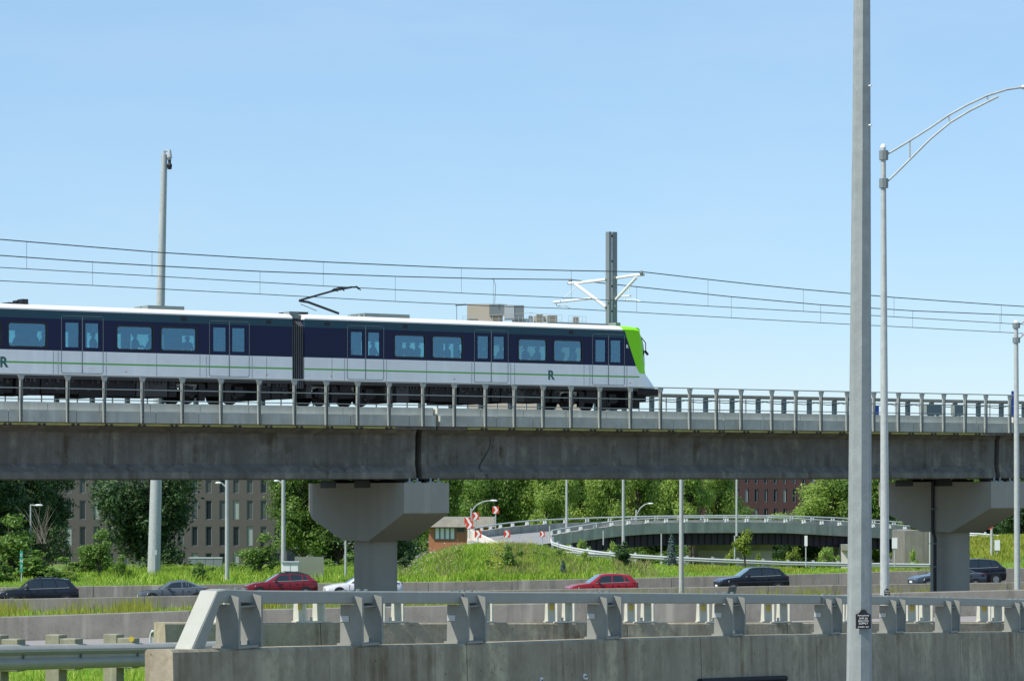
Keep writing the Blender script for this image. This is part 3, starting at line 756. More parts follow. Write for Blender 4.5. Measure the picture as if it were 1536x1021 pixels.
# ------------------------------------------------------------------ train
TW = 2.94
z_roof = 7.60; z_teal0 = 7.27; z_navy0 = 5.96; z_white0 = 4.94
def side_panels(t, px0, px1, wins, doors, far=True, u_end=None):
    """holes are listed in pixels of the near side; the far side repeats them in u"""
    u0 = U(px0) if not isinstance(px0, tuple) else px0[0]; u1 = U(px1) if not isinstance(px1, tuple) else px1[0]
    holes = []
    for a, b in wins: holes.append((U(a + 1), U(b - 1), 6.10, 7.05))
    dw = []
    for a, b in doors:
        ua, ub = U(a), U(b); m = (ua + ub) / 2; w_ = (ub - ua)
        dw.append((ua, ub)); holes.append((ua + w_ * .10, m - w_ * .075, 6.12, 7.13)); holes.append((m + w_ * .075, ub - w_ * .10, 6.12, 7.13))
    holes.sort()
    for side in (0, 1):
        va, vb = (0.0, .09) if side == 0 else (TW - .09, TW)
        nb = MB(); u = u0
        zs = (z_navy0, z_teal0)
        for (a, b, c, d) in holes:
            if a > u: vbox(nb, u, a, va, vb, *zs)
            vbox(nb, a, b, va, vb, z_navy0, c); vbox(nb, a, b, va, vb, d, z_teal0); u = b
        vbox(nb, u, u1, va, vb, *zs)
        nb.build('navy_band', 'train_navy', t)
        MB().add(*(lambda q: (q.v, q.f))(vbox(MB(), u0, u1, va, vb, z_teal0, z_roof))).build('teal_band', 'train_teal', t)
        sg = -1 if side == 0 else 1; vo = 0.0 if side == 0 else TW
        lo = vbox(MB(), u0, u1, va, vb, z_white0, z_navy0).build('lower_body', 'train_white', t)
        vbox(MB(), u0, u1, min(vo, vo + sg * .004), max(vo, vo + sg * .004), 5.42, 5.485).build('green_stripe', 'stripe_green', lo)
        for (a, b, c, d) in holes:
            vm = vo - sg * .035
            if abs((b - a)) > 1.0:       # passenger window with rubber frame and rounded corners
                fr = MB(); r_ = .055; e = .012
                A = (a - r_, b + r_, c - r_, d + r_)
                vv = sorted((vo + sg * .001, vo + sg * .010))
                vbox(fr, A[0], a + e, vv[0], vv[1], c - r_ + .03, d + r_ - .03); vbox(fr, b - e, A[1], vv[0], vv[1], c - r_ + .03, d + r_ - .03)
                vbox(fr, a - .02, b + .02, vv[0], vv[1], A[2], c + e); vbox(fr, a - .02, b + .02, vv[0], vv[1], d - e, A[3])
                for (cx, cz, sx, sz) in ((a, c, 1, 1), (b, c, -1, 1), (b, d, -1, -1), (a, d, 1, -1)):
                    tri = [(cx, cz), (cx + sx * .09, cz), (cx, cz + sz * .09)]
                    fr.loft([[V(x_, vv[0], z_) for x_, z_ in tri], [V(x_, vv[1] , z_) for x_, z_ in tri]])
                wn = fr.build('window', 'black', t)
                vbox(MB(), a, b, min(vm, vm + .01), max(vm, vm + .01), c, d).build('pane', 'train_glass', wn)
        # doors: leaf outlines, panes
        for (ua, ub) in dw:
            m = (ua + ub) / 2; w_ = ub - ua; g_ = .012; vv = sorted((vo + sg * .0045, vo + sg * .012)); fr = MB()
            for x in (ua, ub): vbox(fr, x - g_, x + g_, vv[0], vv[1], 5.1, 7.38)
            vbox(fr, m - .02, m + .02, vv[0], vv[1], 5.05, 7.38)
            vbox(fr, ua + .05, ub - .05, vv[0], vv[1], 5.03, 5.055); vbox(fr, ua + .05, ub - .05, vv[0], vv[1], 7.40, 7.42)
            for s_ in (1, -1):
                x = ua if s_ > 0 else ub; fr.loft([[V(x - s_ * g_, y, 5.1), V(x + s_ * .05, y, 5.03), V(x + s_ * .05, y, 5.055), V(x + s_ * g_, y, 5.12)] for y in vv])
            sd_ = MB()
            for x in (ua - .16, ub + .13): vbox(sd_, x, x + .035, vv[0], vv[1] - .004, 5.0, 5.93)
            dr = fr.build('door', 'galv_dk', t, extra=(sd_, 'galv_far'))
            for a, b in ((ua + w_ * .10, m - w_ * .075), (m + w_ * .075, ub - w_ * .10)):
                vm = vo - sg * .035; vbox(MB(), a, b, min(vm, vm + .01), max(vm, vm + .01), 6.12, 7.13).build('pane', 'train_glass', dr)
            sd_ = MB()
            for x in (ua - .16, ub + .13): vbox(sd_, x, x + .035, vv[0], vv[1] - .004, 5.0, 5.93)
def roof_ring(u, dz=0):
    return [V(u, v, z + dz) for v, z in ((0.0, z_roof), (-.01, z_roof + .05), (.05, 7.72), (.25, 7.82), (.8, 7.87), (1.47, 7.89), (2.14, 7.87), (2.69, 7.82), (2.89, 7.72), (2.95, z_roof + .05), (2.94, z_roof))]
def roof_part(t, u0, u1, m, name='roof'):
    MB().loft([roof_ring(u0), roof_ring(u1)]).build(name, m, t, smooth=30)
def underfloor(t, u0, u1, bogies):
    mb = MB(); vbox(mb, u0, u1, .05, TW - .05, 4.80, 4.935); 
    mb.build('sill', 'under_grey', t)
    vbox(MB(), u0, u1, .10, TW - .10, 4.94, 5.02).build('floor', 'interior', t)
    vbox(MB(), u0, u1, .10, TW - .10, 7.40, 7.5).build('ceiling', 'interior', t)
    vbox(MB(), u0, u1, TW - .55, TW - .12, 6.90, 7.39).build('ceiling_cove', 'interior', t); vbox(MB(), u0 + .3, u1 - .3, TW - .75, TW - .15, 5.03, 6.22).build('bench_seat', 'interior', t)
    u = u0 + .1; rnd = random.Random(int(u0 * 10))
    while u < u1 - .4:
        if any(abs(u - b) < 1.9 for b in bogies) : u += .2; continue
        l = rnd.choice((.7, 1.1, 1.5, .5)); l = min(l, u1 - u)
        nb = [b - 1.75 for b in bogies if b > u]
        if nb: l = min(l, max(.25, nb[0] - u))
        mb = MB(); zb = rnd.choice((4.14, 4.08, 4.2)); d_ = rnd.choice((.12, .2, .3)); vbox(mb, u, u + l - .06, d_, TW - d_, zb, 4.79)
        case_ = mb; cm_ = 'under' if rnd.random() < .86 else 'under_grey'
        mb = MB()
        for k in range(rnd.randint(1, 3)):
            x = u + rnd.uniform(.05, max(.06, l - .3)); zz = rnd.uniform(4.3, 4.62); vbox(mb, x, x + rnd.uniform(.06, .2), d_ - .03, d_, zz, zz + rnd.uniform(.04, .12))
        for k in range(4):
            x = u + rnd.uniform(0, l - .1); vbox(mb, x, x + .06, d_ - .06, d_ + .1, 4.66, 4.795)
        case_.build('equipment_case', cm_, t, extra=(mb, 'under_grey'))
        u += l
    for b in bogies:
        fr = MB(); vbox(fr, b - 1.55, b + 1.55, .28, .42, 4.25, 4.5); vbox(fr, b - 1.55, b + 1.55, TW - .42, TW - .28, 4.25, 4.5)
        vbox(fr, b - .4, b + .4, .3, TW - .3, 4.2, 4.55); vbox(fr, b - .3, b + .3, .25, .6, 4.5, 4.78); vbox(fr, b - 1.4, b - 1.0, .22, .5, 4.2, 4.62); vbox(fr, b + 1.0, b + 1.4, .22, .5, 4.2, 4.62)
        vbox(fr, b - .75, b - .45, .2, .4, 4.0, 4.7); vbox(fr, b + .5, b + .8, .2, .4, 4.05, 4.78)
        bo = fr.build('bogie', 'under', t)
        for du in (-1.05, 1.05):
            for v in (.72, 2.1): MB().tube([V(b + du, v, 4.27), V(b + du, v + .13, 4.27)], .41, 24).build('wheel', 'under', bo)
            MB().tube([V(b + du, .3, 4.27), V(b + du, .72, 4.27)], .14, 12).build('axle_box', 'under_grey', bo)
# --- front car
tB = thing('train_car', 'leading car of the commuter train with bright green nose', 'train car', V(U(720), 1.47, 3.86), group='train cars')
uB0 = U(456.7); uB1 = U(937.5)
side_panels(tB, 456.7, 937.5, [(591, 638.5), (648, 694.7), (777, 821), (830, 873.7)], [(521, 575.4), (711.5, 762), (888.5, 936.5)])
uRf = U(934)
roof_part(tB, uB0, uRf, 'train_roof'); 
underfloor(tB, uB0 + .05, U(958), [U(523), U(892)])
mb = MB(); vbox(mb, uB0, uB0 + .08, .1, TW - .1, 5.0, 7.55); mb.build('end_wall', 'train_navy', tB)
mb = MB(); u = uB0
for zc in (5.015, 6.94): pass
uc0 = U(959.5)
def splate(pts, name, m, par, pr=0.0, both=True):
    for side in ((0, 1) if both else (0,)):
        va, vb = (0.0 - pr, .09) if side == 0 else (TW - .09, TW + pr)
        MB().loft([[V(U(x), va, z) for x, z in pts], [V(U(x), vb, z) for x, z in pts]]).build(name, m, par)
splate([(937.5, z_navy0), (954, z_navy0), (940, z_teal0), (937.5, z_teal0)], 'navy_band', 'train_navy', tB)
splate([(937.5, z_teal0), (940, z_teal0), (936.8, z_roof), (935.5, z_roof), (937.5, z_roof - .05)][:3] + [(937.5, z_roof)], 'teal_band', 'train_teal', tB)
splate([(954.2, z_navy0), (959.5, 5.62), (959.5, z_roof), (937.1, z_roof), (940.3, z_teal0)], 'green_mask', 'train_green', tB)
splate([(937.5, z_white0), (959.5, z_white0), (959.5, 5.61), (954, z_navy0 - .002), (937.5, z_navy0 - .002)], 'lower_body', 'train_white', tB)
vbox(MB(), U(937.5), U(959.3), -.004, 0, 5.42, 5.485).build('green_stripe', 'stripe_green', tB)
# roof green cap and nose grid
MB().loft([roof_ring(uRf + .003), roof_ring(uc0 - .4), [p - UPZ * .05 for p in roof_ring(uc0)]]).build('roof_cap', 'train_green', tB, smooth=30)
def nose_pt(z, w_, off=0.0):
    ext = interp(z, [4.9, 5.0, 5.62, 5.85, 6.3, 7.0, 7.35, 7.55, 7.65, 7.80], [1.80, 1.78, 1.10, 1.04, 1.06, .95, .75, .5, .30, -.25])
    s_ = 1 - abs(w_) ** 2.4; vv = 1.47 + w_ * (1.47 - .0 )
    zz = z + (.06 * (1 - abs(w_) ** 2) if z > 7.6 else 0)
    return V(uc0 + max(0.0, ext) * s_ + off + (ext if ext < 0 else 0) , vv, zz)
ws = [-1, -.97, -.9, -.8, -.65, -.5, -.3, 0, .3, .5, .65, .8, .9, .97, 1]
def nose(zlist, wl, m, name, off=0.0, par=tB):
    k = MB(); rings = [[nose_pt(z, w_, off) for w_ in wl] for z in zlist]; k.loft(rings, closed=False, cap=False)
    return k.build(name, m, par, smooth=35)
nose([4.94, 5.1, 5.3, 5.5, 5.62], ws, 'train_white', 'nose_skirt')
nose([5.62, 5.85, 6.1, 6.5, 7.0, 7.35, 7.5, 7.6, 7.68, 7.76], ws, 'train_green', 'nose')
nose([6.15, 6.5, 7.0, 7.35], ws[3:-3], 'win_dark', 'windshield', .012)
mb = MB(); vbox(mb, uc0 + .02, uc0 + 1.3, .25, TW - .25, 4.62, 4.92); vbox(mb, uc0 + 1.3, uc0 + 1.72, 1.0, 1.94, 4.66, 4.9); mb.build('coupler', 'under', tB)
mb = MB(); vbox(mb, uc0 - .3, uc0 + .35, .5, TW - .5, 3.98, 4.4); vbox(mb, uc0, uc0 + .9, .7, TW - .7, 4.3, 4.6); mb.build('snow_plough', 'under', tB)
mb = MB(); mb.tube([nose_pt(7.45, -.55, .02), nose_pt(7.1, -.6, .16), nose_pt(6.75, -.55, .10), nose_pt(6.6, -.5, .13)], .025, 6); mb.tube([nose_pt(6.72, -.56, .05), nose_pt(6.55, -.56, .2)], .06, 8); mb.build('wiper_arm', 'black', tB)
mb = MB(); vbox(mb, U(937), U(944), .7, 1.3, 7.84, 8.02); mb.build('roof_horn', 'roof_grey', tB)
vbox(MB(), U(560), U(628), .75, 2.2, 7.87, 8.03).build('roof_unit', 'roof_grey', tB)
vbox(MB(), U(838), U(930), .9, 2.0, 7.87, 7.96).build('roof_unit', 'roof_grey', tB)
axr = Vector((cA, sA, 0)); 
c = V(U(826.5), -.004, 5.42); text('R', .58, 'lettering', 'logo_teal', tB, c, axr, UPZ, .003, .022)
c = V(U(940.8), -.004, 6.86); text('R', .22, 'lettering', 'sign_white', tB, c, axr, UPZ, .003, .01)
for px in (491, 608, 857): vbox(MB(), U(px) - .12, U(px) + .12, -.015, 0, 7.36, 7.52).build('roof_vent', 'black', tB)
mb = MB()
for px in (497, 682, 946): vbox(mb, U(px) - .06, U(px) + .02, -.006, -.0005, 5.14, 5.17); 
mb.build('warning_mark', 'sign_red', tB)
# pantograph on the front car
pt = MB(); v = 1.47
def tp(x, y, dv=0): return V(U(x, v + dv), v + dv, Z(x, y, v + dv))
vbox(pt, U(452), U(478), .9, 2.0, 7.90, 7.99)
pn = pt.build('pantograph', 'black', tB)
for s_ in (-.35, .35):
    MB().tube([tp(508, 470, s_), tp(462, 453, s_ * .8), tp(449, 451, s_ * .5)], .055, 6).build('lower_arm', 'black', pn)
    MB().tube([tp(449, 450.5, s_ * .5), tp(500, 436, s_ * 1.2), tp(528, 430.5, s_ * 1.6)], .045, 6).build('upper_arm', 'black', pn)
MB().tube([tp(451, 456), tp(475, 466)], .015, 5).build('tie_rod', 'black', pn)
for x in (502, 512, 534):
    MB().tube([tp(x - 4, 435.5 - (x - 500) * .12, -.9), tp(x, 433 - (x - 500) * .1, -.75), tp(x, 433 - (x - 500) * .1, .75), tp(x + 4, 437 - (x - 500) * .1, .95)], .03, 6).build('collector_strip', 'black', pn)
MB().tube([tp(500, 436), tp(506, 432), tp(536, 430), tp(541, 435)], .03, 6).build('head_frame', 'black', pn)
# --- second car
uA1 = U(438.5); uA0 = uA1 - 19.6
tA = thing('train_car', 'following white and navy train car with four doors, behind the bellows', 'train car', V(U(200), 1.47, 3.86), group='train cars')
side_panels(tA, (uA0,), 438.5, [(-95, -49), (-36, 2), (12, 70.6), (174.8, 230), (241, 295.6)], [(92, 154.6), (314, 373.7)])
roof_part(tA, uA0, uA1, 'train_roof'); underfloor(tA, uA0, uA1 - .05, [U(325), uA0 + 3])
mb = MB(); vbox(mb, uA1 - .08, uA1, .1, TW - .1, 5.0, 7.55); mb.build('end_wall', 'train_navy', tA)
c = V(U(5.5), -.004, 5.42); text('R', .58, 'lettering', 'logo_teal', tA, c, axr, UPZ, .003, .022)
vbox(MB(), U(234), U(289), .75, 2.0, 7.87, 8.02).build('roof_unit', 'roof_grey', tA)
mb = MB(); vbox(mb, U(30), U(50), 1.1, 1.9, 7.88, 7.96); vbox(mb, U(42), U(47), 1.2, 1.5, 7.96, 8.05); vbox(mb, U(52), U(61), 1.2, 1.7, 7.95, 8.12); vbox(mb, U(48), U(63), 1.3, 1.6, 7.88, 7.95); mb.build('roof_antenna', 'black', tA)
for px in (276, 403): vbox(MB(), U(px) - .12, U(px) + .12, -.015, 0, 7.36, 7.52).build('roof_vent', 'black', tA)
mb = MB()
for px in (190, 401): vbox(mb, U(px) - .06, U(px) + .02, -.006, -.0005, 5.14, 5.17)
mb.build('warning_mark', 'sign_red', tA)
for t_, pxl in ((tB, (498, 640, 772, 826, 876)), (tA, (80, 235, 300, 400))):
    for k, px in enumerate(pxl):
        if px != 826: vbox(MB(), U(px) - .008, U(px) + .008, -.003, -.0004, 4.96, 5.94).build('panel_seam', 'under_grey', t_)
# bellows
bl = MB(); rings = []; n_ = 8
for i in range(n_ + 1):
    u = uA1 + (uB0 - uA1) * i / n_; o = .0 if i % 2 else .22
    rings.append([V(u, .12 + o, 4.6), V(u, .12 + o, 7.35 - o), V(u, .4 + o, 7.62 - o), V(u, TW - .4 - o, 7.62 - o), V(u, TW - .12 - o, 7.35 - o), V(u, TW - .12 - o, 4.6)])
bl.loft(rings); rb = MB()
for i in range(6):
    u = uA1 + (uB0 - uA1) * (i + .5) / 6
    def hoop(o, uu_): return [V(uu_, .06 + o, 4.6), V(uu_, .06 + o, 7.32 - o), V(uu_, .36 + o, 7.60 - o), V(uu_, TW - .36 - o, 7.60 - o), V(uu_, TW - .06 - o, 7.32 - o), V(uu_, TW - .06 - o, 4.6)]
    rb.loft([hoop(0, u - .025), hoop(0, u + .025)]); 
o = bl.build('gangway_bellows', 'black_mat', tB, extra=(rb, 'rib_grey'))
mb = MB(); vbox(mb, uA1 + .02, uA1 + .5, .3, .8, 7.65, 7.95); vbox(mb, uB0 - .5, uB0 - .05, .5, 2.0, 7.62, 7.74); mb.build('roof_coupling', 'roof_grey', tA)

# ------------------------------------------------------------------ passengers (continuous skinned bodies)
def person_mesh(pose):
    """local: x = facing direction, z = 0 at the floor"""
    if pose == 'stand' or pose == 'reach':
        J = {'pel': (0, 0, .95), 'wa': (0, 0, 1.12), 'ch': (.01, 0, 1.32), 'nk': (.01, 0, 1.48), 'hd': (.03, 0, 1.60), 'tp': (.02, 0, 1.71),
             'kl': (.02, .10, .50), 'kr': (.03, -.10, .50), 'al': (0, .11, .08), 'ar': (0, -.11, .08), 'tl': (.14, .11, .04), 'tr': (.14, -.11, .04),
             'sl': (0, .19, 1.40), 'sr': (0, -.19, 1.40)}
        if pose == 'stand': J.update({'el': (.02, .25, 1.13), 'er': (.10, -.24, 1.14), 'wl': (.1, .24, .90), 'wr': (.30, -.14, 1.22)})
        else: J.update({'el': (.18, .26, 1.52), 'er': (.08, -.25, 1.13), 'wl': (.22, .20, 1.80), 'wr': (.26, -.12, 1.12)})
    else:
        J = {'pel': (0, 0, .50), 'wa': (-.02, 0, .68), 'ch': (-.02, 0, .90), 'nk': (-.01, 0, 1.05), 'hd': (.03, 0, 1.18), 'tp': (.02, 0, 1.29),
             'kl': (.44, .10, .52), 'kr': (.44, -.10, .52), 'al': (.42, .10, .09), 'ar': (.42, -.10, .09), 'tl': (.56, .10, .04), 'tr': (.56, -.10, .04),
             'sl': (-.02, .19, .97), 'sr': (-.02, -.19, .97), 'el': (.08, .23, .72), 'er': (.08, -.23, .72), 'wl': (.30, .14, .78), 'wr': (.30, -.14, .70)}
    rad = {'pel': .14, 'wa': .12, 'ch': .145, 'nk': .055, 'hd': .095, 'tp': .06, 'kl': .07, 'kr': .07, 'al': .045, 'ar': .045, 'tl': .035, 'tr': .035,
           'sl': .06, 'sr': .06, 'el': .045, 'er': .045, 'wl': .032, 'wr': .032}
    E = [('pel', 'wa'), ('wa', 'ch'), ('ch', 'nk'), ('nk', 'hd'), ('hd', 'tp'), ('pel', 'kl'), ('kl', 'al'), ('al', 'tl'), ('pel', 'kr'), ('kr', 'ar'), ('ar', 'tr'),
         ('ch', 'sl'), ('sl', 'el'), ('el', 'wl'), ('ch', 'sr'), ('sr', 'er'), ('er', 'wr')]
    K = list(J); ix = {k: i for i, k in enumerate(K)}
    me = bpy.data.meshes.new('person'); me.from_pydata([J[k] for k in K], [(ix[a], ix[b]) for a, b in E], [])
    o = bpy.data.objects.new('person', me); C.objects.link(o)
    o.modifiers.new('skin', 'SKIN'); sv = me.skin_vertices[0].data
    for i, k in enumerate(K): sv[i].radius = (rad[k], rad[k] * (1.15 if k in ('ch', 'pel') else 1)); sv[i].use_root = (k == 'pel')
    o.modifiers.new('sub', 'SUBSURF').levels = 1; o.modifiers['sub'].render_levels = 1
    dg = bpy.context.evaluated_depsgraph_get(); m2 = bpy.data.meshes.new_from_object(o.evaluated_get(dg)); bpy.data.objects.remove(o)
    for f in m2.polygons: f.use_smooth = True
    hz_ = J['hd'][2]; hm = MB(); hx = J['hd'][0] - .01
    rings = []
    for k in range(6):
        a = math.pi / 2 * k / 5.001; rr = .118 * math.cos(a) + .004; rings.append([(hx + rr * math.cos(b) - .02, rr * .9 * math.sin(b), hz_ - .01 + .135 * math.sin(a)) for b in [2 * math.pi * j / 12 for j in range(12)]])
    return m2, rings
PM = {p: person_mesh(p) for p in ('stand', 'reach', 'sit')}
def person(px, v, pose, face, m, label):
    me, rings = PM[pose]; me2 = me.copy(); me2.materials.clear(); me2.materials.append(M[m])
    o = bpy.data.objects.new('person', me2); C.objects.link(o)
    o.scale = (1.06,) * 3; o.location = V(U(px, v), v, 5.02) ; o.rotation_euler = (0, 0, math.atan2(sA, cA) + face); tag(o, label, 'person', 'passengers aboard the train')
    h = MB().loft(rings); h.build('hair', 'skin', o, smooth=60, local=True)
PI = math.pi
for a in ((26, 1.4, 'stand', PI, 'cloth1', 'dark standing passenger at the left edge of the train window beside the R emblem'),
          (52, 1.0, 'stand', 0, 'cloth1', 'passenger silhouette standing at the right side of the leftmost train window'),
          (66, 1.8, 'stand', PI, 'cloth2', 'passenger half hidden by the right frame of the leftmost train window'),
          (139, 1.4, 'reach', 0, 'cloth2', 'standing passenger in the right pane of the leftmost train doors'),
          (202, 1.0, 'stand', 0, 'cloth1', 'passenger leaning in the window just right of the leftmost train doors'),
          (186, 1.9, 'sit', PI, 'cloth1', 'seated passenger low in the left corner of the window right of the first doors'),
          (226, 1.5, 'stand', PI, 'cloth2', 'passenger cut by the right frame of the window right of the first doors'),
          (281, 2.0, 'stand', -PI / 2, 'cloth1', 'small passenger silhouette in the window left of the second doors'),
          (254, 1.2, 'sit', 0, 'cloth3', 'seated passenger in red in the window left of the second doors'),
          (330, 1.6, 'stand', PI, 'cloth2', 'faint passenger behind the left pane of the doors near the bellows'),
          (533, 1.3, 'stand', PI, 'cloth2', 'passenger raising a hand behind the first doors right of the bellows'),
          (559, 1.6, 'stand', 0, 'cloth1', 'passenger looking right behind the first doors right of the bellows'),
          (600, 1.2, 'stand', 0, 'cloth2', 'passenger at the left edge of the first long window right of the bellows'),
          (612, 1.5, 'stand', PI / 2, 'cloth1', 'left of two passengers side by side in the window right of the bellows'),
          (626, 1.4, 'reach', PI, 'cloth1', 'right of two passengers side by side in the window right of the bellows'),
          (671, 1.5, 'stand', PI, 'cloth1', 'passenger seen dark against bright glass left of the middle doors'),
          (685, 1.1, 'reach', 0, 'cloth2', 'passenger with a raised arm beside the middle doors of the front car'),
          (660, 1.9, 'sit', 0, 'cloth1', 'seated passenger low in the window left of the middle doors'),
          (729, 1.5, 'reach', 0, 'cloth1', 'passenger in the left pane of the middle doors of the front car'),
          (752, 1.4, 'stand', PI, 'cloth2', 'passenger leaning in the right pane of the middle doors of the front car'),
          (788, 1.2, 'stand', 0, 'cloth1', 'dark passenger at the left of the window above the R emblem'),
          (806, 1.9, 'stand', PI, 'cloth2', 'passenger standing at the right of the window above the R emblem'),
          (840, 1.1, 'stand', PI / 2, 'cloth1', 'passenger at the left of the last window before the front doors'),
          (860, 1.4, 'reach', PI, 'cloth2', 'passenger holding something up in the last window before the front doors'),
          (905, 1.7, 'stand', 0, 'cloth1', 'dim passenger behind the left pane of the front doors by the nose'),
          (923, 1.2, 'reach', 0, 'cloth2', 'passenger with a pale top behind the right pane of the front doors')):
    person(*a)

# ------------------------------------------------------------------ poles
def pole(name, label, base, top, r0, r1, m='galv_pole', n=8, cat='street lamp', group=None, ph=.5):
    t = thing(name, label, cat, base, group=group)
    MB().tube([base, Vector(base).lerp(Vector(top), .5), top], [r0, (r0 + r1) / 2, r1], n, True, ph).build('pole', m, t, smooth=20 if n <= 8 else 50)
    return t
# big octagonal pole, near
Yp = 27.0
b = P(1288.5, 1060, Yp); b.z = -2.35; tt = P(1293.5, -160, Yp)
t = pole('light_pole', 'thick octagonal galvanised pole in the foreground with a black plaque', b, tt, .125, .072, m='galv_big', ph=0.0)
MB().obox(b + UPZ * .03, .5, .5, .06).build('base_plate', 'galv', t)
for py in (129, 188):
    c = P(1303.5, py, Yp - .06); MB().tube([c + Vector((.0, 0, 0)), c + Vector((.02, -.03, 0))], .008, 6).build('bolt', 'sign_white', t)
def plaque(t, px, py, Y, w_, h_, off):
    c = P(px, py, Y) ; mb = MB(); pr = [(-1, -1), (1, -1), (1, .48), (.55, .66), (.25, 1), (-.25, 1), (-.55, .66), (-1, .48)]
    mb.loft([[c + Vector((a * w_ / 2, off - .004, b_ * h_ / 2)) for a, b_ in pr], [c + Vector((a * w_ / 2, off + .004, b_ * h_ / 2)) for a, b_ in pr]])
    return mb.build('plaque', 'plaque', t), c + Vector((0, off - .0075, 0))
pl_, c = plaque(t, 1292.3, 927, Yp, .142, .178, -.136)
X1 = Vector((1, 0, 0))
for s_, dz, sz in (('Permanently', .034, .021), ('SMP-20', .006, .026), ('REACTIVE', -.018, .022), ('SUPPLY', -.041, .027), ('QUEBEC  INC', -.073, .017)):
    text(s_, sz, 'lettering', 'sign_white', pl_, c + UPZ * dz, X1, UPZ, .001)
# arms with two members
def lamp_arm(t, p_up, p_lo, up_pts, lo_pts, struts, r, head, m='galv_pole', hs=1.0):
    a = MB().tube(up_pts, r, 8).build('arm', m, t, smooth=50); MB().tube(lo_pts, r, 8).build('lower_arm', m, t, smooth=50)
    sb = MB()
    for p_, q_ in struts: sb.tube([p_, q_], r * .9, 4)
    if struts: sb.build('arm_strut', m, t)
    hd = MB(); d = (head[1] - head[0]).normalized(); n = Vector((-d.z, 0, d.x)) if abs(d.y) < .9 else Vector((0, 0, 1))
    c = head[0]; L = (head[1] - head[0]).length; y = Vector((0, 1, 0))
    rings = []
    for s_, ww, hh in ((0, .05, .04), (.2, .12, .07), (.6, .15, .09), (.9, .11, .07), (1, .04, .03)):
        q0 = c + d * L * s_; rings.append([q0 + y * ww * hs * math.cos(k) + n * hh * hs * math.sin(k) for k in [2 * PI * j / 10 for j in range(10)]])
    h = hd.loft(rings); h.build('lamp_head', 'galv_far', t, smooth=50)
Yq = 61.0
b = P(1327.5, 900, Yq); b.z = -3.3; tt = P(1325, 222, Yq)
t = pole('street_lamp', 'tall round grey lamp pole with a curved double arm over the road', b, tt, .105, .052, n=16)
up = [P(x, y, Yq) for x, y in ((1328, 233), (1340, 226), (1365, 211), (1395, 192), (1423, 173), (1450, 158), (1480, 144), (1510, 134.5), (1534, 131))]
lo = [P(x, y, Yq) for x, y in ((1328, 275), (1345, 259), (1365, 239), (1395, 209), (1425, 184), (1455, 166), (1497, 145))]
lamp_arm(t, None, None, up, lo, [(P(1365, 212, Yq), P(1365, 238, Yq)), (P(1423, 174, Yq), P(1425, 185, Yq)), (P(1481, 144, Yq), P(1482, 150, Yq))], .024, (P(1532, 131, Yq), P(1575, 128, Yq)))
for y in (233, 275): MB().tube([P(1325.5, y - 7, Yq), P(1325.5, y + 7, Yq)], .10, 8).build('arm_clamp', 'galv_dk', t)
MB().tube([P(1325, 222, Yq), P(1325, 218, Yq), P(1325, 216, Yq)], [.06, .055, .02], 12).build('cap', 'sign_white', t, smooth=50)
pl_, c = plaque(t, 1329.5, 887, Yq, .125, .15, -.13)
text('SMP-20', .035, 'lettering', 'sign_white', pl_, c + UPZ * .02, X1, UPZ, .001); text('SUPPLY', .03, 'lettering', 'sign_white', pl_, c - UPZ * .025, X1, UPZ, .001)
Yq = 112.0
b = P(1526, 900, Yq); b.z = -4.6; tt = P(1524, 484, Yq)
t = pole('street_lamp', 'slimmer lamp pole at the right edge, its arms reaching out of view', b, tt, .125, .085, n=12)
for y in (488, 510): MB().tube([P(1524.5, y - 4, Yq), P(1524.5, y + 4, Yq)], .15, 8).build('arm_clamp', 'galv_dk', t)
up = [P(x, y, Yq) for x, y in ((1526, 488), (1545, 476), (1575, 458), (1610, 446), (1640, 441))]
lo = [P(x, y, Yq) for x, y in ((1526, 510), (1545, 492), (1575, 468), (1600, 453))]
lamp_arm(t, None, None, up, lo, [], .035, (P(1638, 441, Yq), P(1660, 440, Yq)))
MB().tube([P(1524, 484, Yq), P(1524, 480, Yq)], [.1, .03], 10).build('cap', 'sign_white', t)
# high mast behind the viaduct
Ym = 203.0
b = P(230.5, 868, Ym); tt = P(246.6, 232, Ym); b.z = ground(b.x, Ym) - .1
t = pole('high_mast', 'very tall tapering round mast rising from the grass behind the viaduct', b, tt, .46, .21, m='galv_pole', n=24, cat='mast')
mb = MB(); mb.tube([P(246, 232, Ym), P(246, 226, Ym)], .12, 8); mb.tube([P(246, 227, Ym), P(254, 226, Ym)], .07, 8); mb.build('head_bracket', 'galv_far', t)
MB().tube([P(254, 225, Ym), P(254, 236, Ym), P(254, 240, Ym)], [.12, .2, .12], 10).build('camera_housing', 'galv_far', t)
MB().tube([P(254.3, 240, Ym), P(254.3, 244, Ym), P(254.3, 248, Ym), P(254.3, 254, Ym)], [.12, .1, .19, .14], 10).build('dome_camera', 'black', t)
mb = MB(); c = P(232, 828, Ym - .6); mb.obox(c, .34, .08, .36); tag(mb.build('control_box', 'galv_far'), 'small grey control box on a post in front of the tall mast', 'control box')
o = bpy.context.scene.objects['control_box']
mb = MB(); mb.tube([P(232, 832, Ym - .6), Vector((c.x, c.y, ground(c.x, c.y) - .1))], .07, 6); mb.build('post', 'galv_far', o)
